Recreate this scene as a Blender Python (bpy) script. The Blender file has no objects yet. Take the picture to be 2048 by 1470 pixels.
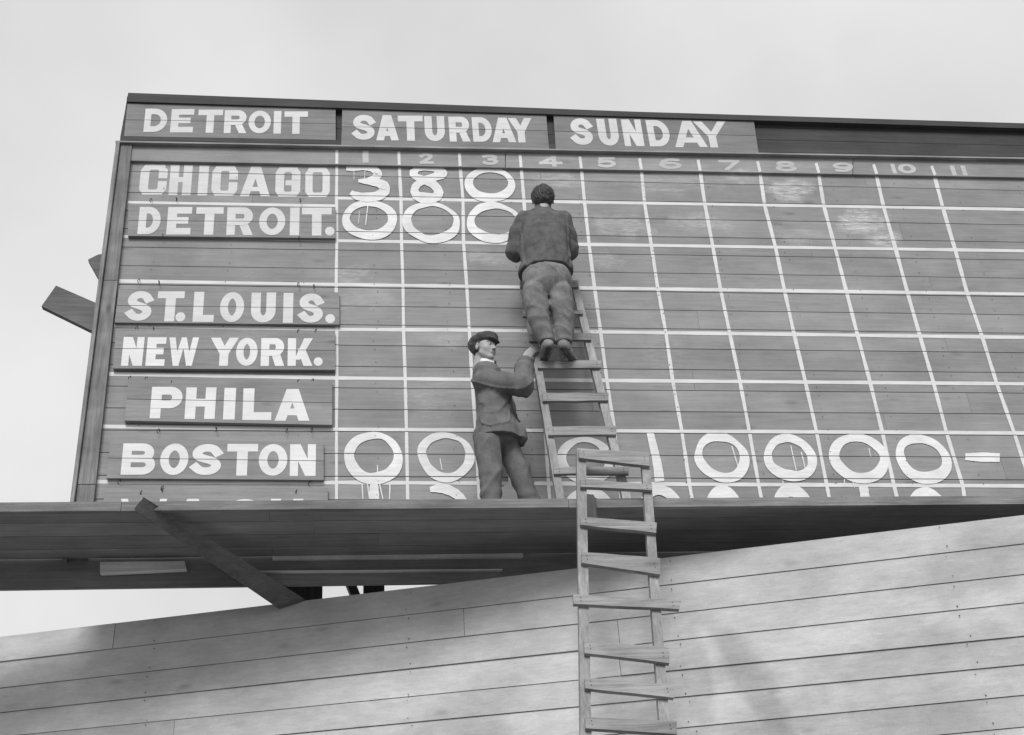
import bpy, math, random
import numpy as np
from mathutils import Vector, Matrix

random.seed(7)
rng = np.random.default_rng(5)
scene = bpy.context.scene
col = scene.collection

# ------------------------------------------------------------------ camera, world, sun, exposure
CAM = np.array([0.07338873, -8.85570167, -8.08756216])
YAW, PITCH, ROLL, FPX = -0.15183854, 0.57177776, 0.0757032550, 2600.41
def _rot(p, t, r):
    cy, sy = math.cos(p), math.sin(p); ct, st = math.cos(t), math.sin(t); cr, sr = math.cos(r), math.sin(r)
    Rz = np.array([[cy, -sy, 0], [sy, cy, 0], [0, 0, 1]])
    Rx = np.array([[1, 0, 0], [0, ct, -st], [0, st, ct]])
    Ry = np.array([[cr, 0, sr], [0, 1, 0], [-sr, 0, cr]])
    return Rz @ Rx @ Ry            # columns: right, forward, up
RM = _rot(YAW, PITCH, ROLL)
cam_data = bpy.data.cameras.new('camera')
cam = bpy.data.objects.new('camera', cam_data); col.objects.link(cam)
m4 = Matrix.Identity(4)
for i in range(3):
    m4[i][0] = RM[i, 0]; m4[i][1] = RM[i, 2]; m4[i][2] = -RM[i, 1]; m4[i][3] = CAM[i]
cam.matrix_world = m4
cam_data.sensor_width = 36.0
cam_data.lens = FPX / 2048 * 36.0
cam_data.clip_start = 0.1; cam_data.clip_end = 3000
scene.camera = cam

SUN_EL, SUN_AZ = math.radians(40), math.radians(-13)     # azimuth: to the right of straight-behind-the-camera
world = bpy.data.worlds.new('World'); scene.world = world; world.use_nodes = True
nt = world.node_tree; nt.nodes.clear()
sky = nt.nodes.new('ShaderNodeTexSky'); sky.sky_type = 'NISHITA'; sky.sun_disc = False
sky.sun_elevation = SUN_EL; sky.sun_rotation = math.pi - SUN_AZ
sky.dust_density = 4.0; sky.air_density = 1.0
bw = nt.nodes.new('ShaderNodeRGBToBW')
tc = nt.nodes.new('ShaderNodeTexCoord')
cn = nt.nodes.new('ShaderNodeTexNoise'); cn.inputs['Scale'].default_value = 2.2; cn.inputs['Detail'].default_value = 5
mr = nt.nodes.new('ShaderNodeMapRange'); mr.inputs[1].default_value = 0.3; mr.inputs[2].default_value = 0.7
mr.inputs[3].default_value = 3.9; mr.inputs[4].default_value = 5.8      # thin even cloud veil
mixn = nt.nodes.new('ShaderNodeMix'); mixn.data_type = 'FLOAT'; mixn.inputs[0].default_value = 0.8
bg = nt.nodes.new('ShaderNodeBackground'); bg.inputs[1].default_value = 0.105
out = nt.nodes.new('ShaderNodeOutputWorld')
L = nt.links.new
L(sky.outputs[0], bw.inputs[0]); L(tc.outputs['Generated'], cn.inputs['Vector']); L(cn.outputs[0], mr.inputs[0])
L(bw.outputs[0], mixn.inputs[2]); L(mr.outputs[0], mixn.inputs[3])
L(mixn.outputs[0], bg.inputs[0]); L(bg.outputs[0], out.inputs[0])

sd = bpy.data.lights.new('sun', 'SUN'); sd.energy = 1.5; sd.angle = math.radians(22); sd.color = (1, 1, 1)
sun = bpy.data.objects.new('sun', sd); col.objects.link(sun)
sdir = Vector((math.sin(SUN_AZ) * math.cos(SUN_EL), -math.cos(SUN_AZ) * math.cos(SUN_EL), math.sin(SUN_EL)))
sun.rotation_euler = sdir.to_track_quat('Z', 'Y').to_euler()
scene.view_settings.view_transform = 'Standard'; scene.view_settings.look = 'None'
scene.view_settings.exposure = 0.68; scene.view_settings.gamma = 1.0
scene.view_settings.use_curve_mapping = False
scene.cycles.max_bounces = 6

# ------------------------------------------------------------------ measuring helpers: photo pixel -> point on a real plane
def ray(x, y):
    return RM @ np.array([(x - 1024) / FPX, 1.0, -(y - 735) / FPX])
def U(x, y, Y=0.0):
    d = ray(x, y); return CAM + d * (Y - CAM[1]) / d[1]
def UP(x, y, p, n):
    d = ray(x, y); return CAM + d * (np.dot(p - CAM, n) / np.dot(d, n))
def unit(v):
    v = np.asarray(v, float); return v / np.linalg.norm(v)

# ------------------------------------------------------------------ object helpers
def tag(o, label=None, cat=None, group=None, kind=None):
    if label: o['label'] = label
    if cat: o['category'] = cat
    if group: o['group'] = group
    if kind: o['kind'] = kind
    return o
def empty(name, loc=(0, 0, 0), **k):
    o = bpy.data.objects.new(name, None); col.objects.link(o); o.location = tuple(loc); o.empty_display_size = .1
    return tag(o, **k)
def mesh_obj(name, verts, faces, mat, parent=None, smooth=False, origin=None, **k):
    v = np.asarray(verts, float)
    if origin is None: origin = v.mean(0)
    origin = np.asarray(origin, float)
    me = bpy.data.meshes.new(name)
    me.from_pydata((v - origin).tolist(), [], [list(map(int, f)) for f in faces]); me.update()
    mats = mat if isinstance(mat, (list, tuple)) else [mat]
    for m in mats: me.materials.append(m)
    if smooth: me.polygons.foreach_set('use_smooth', [True] * len(me.polygons))
    o = bpy.data.objects.new(name, me); col.objects.link(o)
    if parent is not None:
        o.parent = parent
        pl = np.zeros(3); p = parent
        while p is not None: pl += np.array(p.location); p = p.parent
        o.location = tuple(origin - pl)
    else: o.location = tuple(origin)
    return tag(o, **k)

class MB:
    def __init__(s): s.v = []; s.f = []
    def add(s, v, f):
        n = len(s.v); s.v += [tuple(map(float, p)) for p in v]; s.f += [[i + n for i in q] for q in f]; return s
    def hexa(s, a, b):          # two quads (4 points each), joined to a solid
        return s.add(list(a) + list(b), [[3, 2, 1, 0], [4, 5, 6, 7], [0, 1, 5, 4], [1, 2, 6, 5], [2, 3, 7, 6], [3, 0, 4, 7]])
    def prism(s, pts, ext):     # polygon extruded by vector
        n = len(pts); pts = [np.asarray(p, float) for p in pts]; q = [p + ext for p in pts]
        f = [list(range(n))[::-1], list(range(n, 2 * n))]
        for i in range(n): j = (i + 1) % n; f.append([i, j, n + j, n + i])
        return s.add(pts + q, f)
    def box(s, x0, x1, y0, y1, z0, z1):
        return s.hexa([(x0, y0, z0), (x1, y0, z0), (x1, y0, z1), (x0, y0, z1)], [(x0, y1, z0), (x1, y1, z0), (x1, y1, z1), (x0, y1, z1)])
    def tube(s, pts, r, seg=6):
        pts = [np.asarray(p, float) for p in pts]; rings = []
        rr = r if isinstance(r, (list, tuple)) else [r] * len(pts)
        for i, p in enumerate(pts):
            t = unit(pts[min(i + 1, len(pts) - 1)] - pts[max(i - 1, 0)])
            a = unit(np.cross(t, [0.3, 0.2, 1.0] if abs(t[2]) < .9 else [1, 0, 0])); b = np.cross(t, a)
            rings.append([p + rr[i] * (math.cos(k * 2 * math.pi / seg) * a + math.sin(k * 2 * math.pi / seg) * b) for k in range(seg)])
        v = [q for R in rings for q in R]; f = []
        for i in range(len(pts) - 1):
            for k in range(seg):
                k2 = (k + 1) % seg; f.append([i * seg + k, i * seg + k2, (i + 1) * seg + k2, (i + 1) * seg + k])
        f.append(list(range(seg))[::-1]); f.append([(len(pts) - 1) * seg + k for k in range(seg)])
        return s.add(v, f)
    def make(s, name, mat, parent=None, **k):
        return mesh_obj(name, s.v, s.f, mat, parent, **k)

# ------------------------------------------------------------------ materials (all greys: the photograph is black and white)
def nodes(name):
    m = bpy.data.materials.new(name); m.use_nodes = True
    n = m.node_tree; n.nodes.clear()
    o = n.nodes.new('ShaderNodeOutputMaterial'); b = n.nodes.new('ShaderNodeBsdfPrincipled')
    n.links.new(b.outputs[0], o.inputs[0]); return m, n, b
def nmath(n, op, a, b=None, c=None, clamp=False):
    x = n.nodes.new('ShaderNodeMath'); x.operation = op; x.use_clamp = clamp
    for i, v in enumerate((a, b, c)):
        if v is None: continue
        if isinstance(v, (int, float)): x.inputs[i].default_value = v
        else: n.links.new(v, x.inputs[i])
    return x.outputs[0]
def nnoise(n, vec, scale, detail=4, rough=.55, dist=0):
    x = n.nodes.new('ShaderNodeTexNoise'); x.inputs['Scale'].default_value = scale; x.inputs['Detail'].default_value = detail
    x.inputs['Roughness'].default_value = rough; x.inputs['Distortion'].default_value = dist
    n.links.new(vec, x.inputs['Vector']); return x.outputs[0]
def nmap(n, vec, scale, rot=(0, 0, 0)):
    x = n.nodes.new('ShaderNodeMapping'); x.inputs['Scale'].default_value = scale; x.inputs['Rotation'].default_value = rot
    n.links.new(vec, x.inputs['Vector']); return x.outputs[0]
def nrange(n, v, a, b, c, d):
    x = n.nodes.new('ShaderNodeMapRange'); n.links.new(v, x.inputs[0])
    for i, k in enumerate((a, b, c, d)): x.inputs[i + 1].default_value = k
    return x.outputs[0]
def finish(n, b, val, bumpsrc, rough=.7, bump=.25, dist=.004):
    cmb = n.nodes.new('ShaderNodeCombineColor')
    for i in range(3): n.links.new(val, cmb.inputs[i])
    n.links.new(cmb.outputs[0], b.inputs['Base Color']); b.inputs['Roughness'].default_value = rough
    b.inputs['Specular IOR Level'].default_value = .25
    if bumpsrc is not None:
        bp = n.nodes.new('ShaderNodeBump'); bp.inputs['Strength'].default_value = bump; bp.inputs['Distance'].default_value = dist
        n.links.new(bumpsrc, bp.inputs['Height']); n.links.new(bp.outputs[0], b.inputs['Normal'])

def wood(name, base, grain=.25, blotch=.25, axis='X', rnd=.1, knots=.0, smudges=None, rough=.75, bump=.35, chips=0.0, dark_patches=None):
    m, n, b = nodes(name)
    geo = n.nodes.new('ShaderNodeNewGeometry'); P = geo.outputs['Position']
    oi = n.nodes.new('ShaderNodeObjectInfo')
    off = n.nodes.new('ShaderNodeVectorMath'); off.operation = 'MULTIPLY_ADD'
    cv = n.nodes.new('ShaderNodeCombineXYZ')
    for i in range(3): n.links.new(oi.outputs['Random'], cv.inputs[i])
    n.links.new(cv.outputs[0], off.inputs[0]); off.inputs[1].default_value = (37, 19, 53); n.links.new(P, off.inputs[2])
    V = off.outputs[0]
    sc = {'X': (1.6, 26, 34), 'Z': (34, 26, 1.6), 'Y': (30, 1.6, 30)}[axis]
    g1 = nnoise(n, nmap(n, V, sc), 1.0, 6, .65, .6)
    sc2 = tuple(x * 3.2 for x in sc)
    g2 = nnoise(n, nmap(n, V, sc2), 1.0, 3, .6)
    bl = nnoise(n, nmap(n, P, (1.0, 1.0, 1.6)), 1.9, 5, .6)
    f = nmath(n, 'ADD', nrange(n, g1, .3, .7, 1 - grain, 1 + grain), nrange(n, g2, .3, .7, -grain * .4, grain * .4))
    f = nmath(n, 'MULTIPLY', f, nrange(n, bl, .3, .7, 1 - blotch, 1 + blotch))
    f = nmath(n, 'MULTIPLY', f, nrange(n, oi.outputs['Random'], 0, 1, 1 - rnd, 1 + rnd))
    if knots > 0:
        vo = n.nodes.new('ShaderNodeTexVoronoi'); vo.inputs['Scale'].default_value = 1.0
        ks = {'X': (1.6, 4, 5), 'Z': (5, 4, 1.6), 'Y': (5, 1.6, 5)}[axis]
        n.links.new(nmap(n, V, ks), vo.inputs['Vector'])
        k = nrange(n, vo.outputs['Distance'], .04, .13, 1 - knots, 1)
        f = nmath(n, 'MULTIPLY', f, k)
    sc3 = tuple(x * 2.2 for x in sc)
    g3 = nnoise(n, nmap(n, V, sc3), 1.0, 8, .8, .3)
    f = nmath(n, 'MULTIPLY', f, nrange(n, g3, .60, .66, 1, 1 - min(.45, grain * 1.3)))       # thin dark cracks
    g4 = nnoise(n, P, 160, 3, .7)
    f = nmath(n, 'MULTIPLY', f, nrange(n, g4, .3, .7, .90, 1.10))
    val = nmath(n, 'MULTIPLY', f, base)
    if dark_patches:         # soft darker ellipses in the grey wood
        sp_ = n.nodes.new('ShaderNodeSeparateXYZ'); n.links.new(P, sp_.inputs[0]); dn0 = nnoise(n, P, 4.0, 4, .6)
        for (x0, z0, a_, c_, rot, k_) in dark_patches:
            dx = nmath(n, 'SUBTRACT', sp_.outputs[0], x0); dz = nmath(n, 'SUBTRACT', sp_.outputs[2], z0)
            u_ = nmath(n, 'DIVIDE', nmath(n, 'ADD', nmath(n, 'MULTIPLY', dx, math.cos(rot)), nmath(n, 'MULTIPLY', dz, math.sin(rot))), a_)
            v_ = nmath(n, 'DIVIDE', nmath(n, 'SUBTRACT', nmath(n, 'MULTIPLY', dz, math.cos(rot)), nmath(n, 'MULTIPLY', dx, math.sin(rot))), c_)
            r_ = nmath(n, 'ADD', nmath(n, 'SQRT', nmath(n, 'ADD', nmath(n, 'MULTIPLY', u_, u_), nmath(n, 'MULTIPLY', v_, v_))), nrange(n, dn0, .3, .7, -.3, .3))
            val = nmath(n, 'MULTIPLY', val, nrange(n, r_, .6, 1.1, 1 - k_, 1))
    if chips > 0:      # worn flecks of old white paint and dust
        c1 = nnoise(n, nmap(n, P, (1, 1, 1)), 70, 3, .6); c2 = nnoise(n, P, 2.3, 3)
        cm = nmath(n, 'MULTIPLY', nrange(n, c1, .64, .70, 0, 1), nrange(n, c2, .45, .65, .1, 1))
        val = nmath(n, 'ADD', val, nmath(n, 'MULTIPLY', cm, chips))
    if smudges:        # wiped-off chalk and thin paint
        sep = n.nodes.new('ShaderNodeSeparateXYZ')
        dn = nnoise(n, P, 5.5, 5, .6); dn2 = nnoise(n, nmap(n, P, (1, 1, 1), (0, .5, 0)), 7.0, 3)
        n.links.new(P, sep.inputs[0])
        st = nnoise(n, nmap(n, P, (4.0, 1, 30), (0, .22, 0)), 1.5, 6, .65, 1.6)
        tot = None
        for (x0, z0, a, c, s) in smudges:
            dx = nmath(n, 'DIVIDE', nmath(n, 'SUBTRACT', sep.outputs[0], x0), a)
            dz = nmath(n, 'DIVIDE', nmath(n, 'SUBTRACT', sep.outputs[2], z0), c)
            r2 = nmath(n, 'SQRT', nmath(n, 'ADD', nmath(n, 'MULTIPLY', dx, dx), nmath(n, 'MULTIPLY', dz, dz)))
            r3 = nmath(n, 'ADD', r2, nrange(n, dn, .3, .7, -.45, .45))
            q = nmath(n, 'MULTIPLY', nrange(n, r3, .5, 1.1, 1, 0), s)
            tot = q if tot is None else nmath(n, 'MAXIMUM', tot, q)
        tot = nmath(n, 'MULTIPLY', tot, nrange(n, st, .42, .60, .18, 1.0))
        val = nmath(n, 'ADD', val, nmath(n, 'MULTIPLY', tot, .31))
    finish(n, b, val, nmath(n, 'ADD', g1, nmath(n, 'MULTIPLY', g2, .4)), rough, bump)
    return m

def paint(name, base, streak=.1, worn=.0):
    m, n, b = nodes(name)
    geo = n.nodes.new('ShaderNodeNewGeometry'); P = geo.outputs['Position']
    a = nnoise(n, nmap(n, P, (2.5, 2.5, 22)), 2.2, 6, .65, .5)
    c = nnoise(n, P, 3.0, 4)
    v = nmath(n, 'MULTIPLY', nmath(n, 'MULTIPLY', nrange(n, a, .3, .7, 1 - streak, 1 + streak * .4), nrange(n, c, .3, .7, 1 - streak, 1 + streak * .3)), base)
    if worn > 0:
        w1 = nnoise(n, nmap(n, P, (8, 8, 60)), 2.0, 5, .7)
        v = nmath(n, 'MULTIPLY', v, nrange(n, w1, .62, .74, 1, 1 - worn))
    finish(n, b, v, a, .6, .2, .002)
    return m

def plain(name, base, noise=.12, scale=30, rough=.8, bump=.2, spec=.25):
    m, n, b = nodes(name)
    tcn = n.nodes.new('ShaderNodeNewGeometry'); P = tcn.outputs['Position']
    a = nnoise(n, P, scale, 5, .6); c = nnoise(n, P, scale * .15, 3)
    v = nmath(n, 'MULTIPLY', nmath(n, 'MULTIPLY', nrange(n, a, .3, .7, 1 - noise, 1 + noise), nrange(n, c, .3, .7, 1 - noise, 1 + noise)), base)
    finish(n, b, v, a, rough, bump, .003); b.inputs['Specular IOR Level'].default_value = spec
    return m

def cloth(name, base, weave=260, var=.18):
    m, n, b = nodes(name)
    g = n.nodes.new('ShaderNodeNewGeometry'); P = g.outputs['Position']
    w = nnoise(n, P, weave * .7, 3, .7); a = nnoise(n, P, 13, 5, .6); c = nnoise(n, P, 4, 3)
    v = nmath(n, 'MULTIPLY', nrange(n, a, .3, .7, 1 - var, 1 + var), nrange(n, w, .35, .65, .84, 1.16))
    v = nmath(n, 'MULTIPLY', nmath(n, 'MULTIPLY', v, nrange(n, c, .3, .7, .9, 1.1)), base)
    finish(n, b, v, nmath(n, 'ADD', nmath(n, 'MULTIPLY', w, .25), a), .95, .5, .008)
    b.inputs['Specular IOR Level'].default_value = .1
    return m

def sm(px, py, rx, ry, s):
    p = U(px, py); return (float(p[0]), float(p[2]), rx / 245.0, ry / 205.0, s)
SMUDGES = [sm(1578, 378, 62, 30, .85), sm(1725, 445, 62, 34, .95), sm(1768, 478, 45, 24, .7), sm(1120, 360, 62, 24, .5),
           sm(1240, 452, 70, 30, .5), sm(1400, 445, 70, 26, .4), sm(1480, 355, 62, 18, .45), sm(705, 548, 42, 24, .45),
           sm(985, 515, 58, 18, .4), sm(1340, 372, 110, 22, .3), sm(1215, 520, 40, 22, .4), sm(900, 680, 60, 18, .25),
           sm(870, 790, 70, 60, .2), sm(1600, 470, 60, 22, .3), sm(720, 600, 70, 24, .2), sm(1330, 700, 50, 60, .2)]
M_board = wood('scoreboard_paint', .25, .12, .16, 'X', .08, .25, SMUDGES, .7, .35, .10)
M_headsign = wood('heading_board_paint', .19, .15, .14, 'X', .08, .3, None, .7, .3, .07)
M_braced = wood('tarred_brace_wood', .115, .25, .2, 'X', .1, .2)
M_boarddk = wood('header_paint', .055, .2, .2, 'X', .08, .1)
M_sign = wood('sign_paint', .225, .15, .14, 'X', .08, .3, None, .7, .3, .07)
M_frame = wood('frame_wood', .18, .35, .3, 'Z', .12, .55)
M_trim = wood('trim_wood', .24, .3, .3, 'X', .1, .2)
M_soffit = wood('walkway_plank_wood', .20, .2, .2, 'X', .12, .2)
M_trimz = wood('edge_trim_wood', .24, .3, .3, 'Z', .1, .2)
M_dark = wood('dark_timber', .17, .3, .25, 'X', .12, .2)
M_darky = wood('dark_joist', .085, .3, .25, 'Y', .12, .2)
M_darkz = wood('dark_post_wood', .085, .3, .25, 'Z', .12, .2)
M_fascia = wood('fascia_wood', .17, .35, .3, 'X', .1, .4)
M_pale_lit = wood('pale_wood_and_lit_edge', .62, .2, .2, 'X', .08, .2)  # pale plank wood, also the painted light on the beam edges
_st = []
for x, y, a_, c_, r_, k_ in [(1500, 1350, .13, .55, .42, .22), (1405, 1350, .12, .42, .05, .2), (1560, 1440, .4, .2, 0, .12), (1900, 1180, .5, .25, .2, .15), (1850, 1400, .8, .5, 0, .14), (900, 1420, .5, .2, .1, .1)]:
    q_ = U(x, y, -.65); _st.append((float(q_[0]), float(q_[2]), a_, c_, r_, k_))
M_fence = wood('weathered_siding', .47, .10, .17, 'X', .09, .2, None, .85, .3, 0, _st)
M_lad = wood('ladder_rail_wood', .27, .3, .2, 'Z', .1, .35)
M_rung = wood('ladder_rung_wood', .22, .35, .25, 'X', .16, .35)
M_white = paint('white_line_paint', .66, .12, .25)
M_number = paint('faded_number_paint', .50, .15, .3)
M_digit = paint('fresh_white_paint', .76, .17, .28)
M_letter = paint('sign_letter_paint', .62, .12, .22)
M_letter2 = paint('bright_letter_paint', .70, .10, .14)
M_iron = plain('rusty_iron', .04, .3, 60, .6)
M_suit = cloth('dark_wool_suit', .135)
M_suit2 = cloth('work_jacket_cloth', .105, 180, .3)
M_jean = cloth('faded_work_trousers', .185, 220, .28)
M_cap = cloth('wool_cap', .09)
M_skin = plain('skin', .35, .05, 40, .55, .1, .35)
M_lip = plain('lip_skin', .27, .05, 40, .5)
M_eye = plain('eye_iris', .02, .05, 40, .2)
M_eyew = plain('eye_white', .5, .03, 40, .3)
M_hair = plain('dark_hair', .05, .4, 120, .6, .8)
M_shirt = plain('white_collar_cotton', .78, .03, 40, .8)
M_tie = plain('dark_tie', .03, .1, 80, .7)
M_shoe = plain('scuffed_shoe_leather', .17, .45, 22, .6)
M_sole = plain('shoe_sole', .09, .3, 30, .8)
M_button = plain('horn_button', .04, .1, 50, .35)
M_ground = plain('bare_ground', .18, .25, 1.2, .95, .5)

# ------------------------------------------------------------------ row lines of the board (slightly out of level, as painted)
ROWPX = [[(673.7, 303), (1863, 335)],
         [(673, 395), (802, 400), (926, 402), (1169, 407), (1409.5, 409.7), (1647.5, 413), (1885.6, 416.5)],
         [(673.7, 480.8), (803, 484), (927, 485), (1178, 489.3), (1425.3, 491), (1670, 496), (1910, 500)],
         [(672.3, 569), (806, 571.3), (933.4, 572.3), (1189, 576.4), (1441, 578.8), (1692.5, 582.6), (1934, 586.7)],
         [(673.7, 656.7), (807, 659), (938.5, 660), (1201, 662.6), (1459.4, 666), (1714.7, 668.7), (1964, 674)],
         [(673.7, 757.2), (810.4, 757.2), (1213.7, 760.6), (1479.6, 763.7), (1740, 765.8), (1993, 767)],
         [(673, 858.7), (812.8, 859.8), (1090, 861), (1363.4, 862.8), (1632.7, 864.9), (1892.5, 865.6)],
         [(673, 964.7), (814.8, 966.4), (1096.8, 967.4), (1378.8, 968), (1653, 969.8), (1925, 971.5)]]
ROWAB = []
for r in ROWPX:
    P = np.array([U(x, y) for x, y in r]); b_, a_ = np.polyfit(P[:, 0], P[:, 2], 1); ROWAB.append((a_, b_))
ROWAB.append((ROWAB[7][0] - .47, ROWAB[7][1])); ROWAB.append((ROWAB[7][0] - .94, ROWAB[7][1]))
def rowline(r):                       # fractional row -> (a, b) of z = a + b x
    r = max(0, min(8.999, r)); i = int(r); t = r - i
    return tuple(ROWAB[i][k] * (1 - t) + ROWAB[i + 1][k] * t for k in (0, 1))
def rowz(r, x):
    a, b = rowline(r); return a + b * x

def clip(poly, a, b, c):              # keep a*x + b*z + c >= 0
    o = []
    for i in range(len(poly)):
        p, q = poly[i], poly[(i + 1) % len(poly)]
        dp = a * p[0] + b * p[1] + c; dq = a * q[0] + b * q[1] + c
        if dp >= 0: o.append(p)
        if (dp >= 0) != (dq >= 0):
            t = dp / (dp - dq); o.append((p[0] + t * (q[0] - p[0]), p[1] + t * (q[1] - p[1])))
    return o

XL, XR = -1.86, 8.4
JOINTS = [.1]+[.52 + .4245 * i for i in range(0, 19)]
JOINTS = [j for j in JOINTS if rowline(j)[0] > -4.2]
GAP = .0035
def paint_polys(name, polys, Y, mat, parent, joints=True, step=.00012, yoff=0.0, **k):
    """flat paint on the board face; cut where the plank joints run"""
    mb = MB()
    for i, pl in enumerate(polys):
        pieces = []
        if joints:
            zs = [p[1] for p in pl]; xs = [p[0] for p in pl]; xm = sum(xs) / len(xs)
            js = [None] + JOINTS + [None]
            for a_, b_ in zip(js[:-1], js[1:]):
                q = pl
                if a_ is not None:
                    A, B = rowline(a_)
                    if min(zs) > A + B * xm + .2: continue
                    q = clip(q, B, -1, A - GAP)
                if b_ is not None and len(q) > 2:
                    A, B = rowline(b_)
                    if max(zs) < A + B * xm - .2: continue
                    q = clip(q, -B, 1, -A - GAP)
                if len(q) > 2: pieces.append(q)
        else: pieces = [pl]
        y = Y - .0012 - yoff - i * min(step, .0018 / len(polys))
        for q in pieces:
            # orientation towards -Y
            ar = sum(q[j][0] * q[(j + 1) % len(q)][1] - q[(j + 1) % len(q)][0] * q[j][1] for j in range(len(q)))
            if abs(ar) < 1e-7: continue
            if ar < 0: q = q[::-1]
            mb.add([(p[0], y, p[1]) for p in q], [list(range(len(q)))])
    if not mb.v: return None
    return mb.make(name, mat, parent, **k)

# ------------------------------------------------------------------ hand lettering
def arc(cx, cy, rx, ry, a0, a1, n=10):
    return [(cx + rx * math.cos(math.radians(a0 + (a1 - a0) * i / n)), cy + ry * math.sin(math.radians(a0 + (a1 - a0) * i / n))) for i in range(n + 1)]
ring = lambda cx, cy, rx, ry, n=28: arc(cx, cy, rx, ry, 0, 360, n)
# strokes: (points, closed); units 0..1 in both directions along stroke centre lines
def _diag(b0, b1, t0, t1, y0=0., y1=1.): return [(b0, y0), (b1, y0), (t1, y1), (t0, y1)]
def _A(w, h): return [_diag(0, w, .5 - .55 * w, .5 + .45 * w), _diag(1 - w, 1, .5 - .45 * w, .5 + .55 * w), [(.15, .17), (.85, .17), (.8, .17 + h * .85), (.2, .17 + h * .85)]]
def _N(w, h): return [_diag(0, w * .9, 0, w * .9), _diag(1 - w * .9, 1, 1 - w * .9, 1), _diag(1 - w * 1.15, 1, 0, w * 1.15)]
def _W(w, h): return [_diag(.18, .18 + w, 0, w), _diag(.18, .18 + w * .9, .5 - w * .4, .5 + w * .4), _diag(.82 - w * .9, .82, .5 - w * .4, .5 + w * .4), _diag(.82 - w, .82, 1 - w, 1)]
def _Y(w, h): return [_diag(.5 - w / 2, .5 + w / 2, 0, w * 1.1, .42, 1), _diag(.5 - w / 2, .5 + w / 2, 1 - w * 1.05, 1, .42, 1), _diag(.5 - w / 2, .5 + w / 2, .5 - w / 2, .5 + w / 2, 0, .43)]
def _K(w, h): return [_diag(0, w, 0, w), _diag(w * .8, w * 1.5, 1 - w * 1.05, 1, .22, 1), _diag(1 - w * 1.1, 1, w * 1.15, w * 2.1, 0, .62)]
def _R(w, h): return [_diag(1 - w * 1.1, 1, .42, .42 + w * 1.05, 0, .48)]
DIRECT = {'A': _A, 'N': _N, 'W': _W, 'Y': _Y, 'K': _K, 'R': _R}
def chaikin(P, it=2):
    for _ in range(it):
        Q = [P[0]]
        for a, b in zip(P[:-1], P[1:]): Q += [(a[0] * .75 + b[0] * .25, a[1] * .75 + b[1] * .25), (a[0] * .25 + b[0] * .75, a[1] * .25 + b[1] * .75)]
        P = Q + [P[-1]]
    return P
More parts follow.
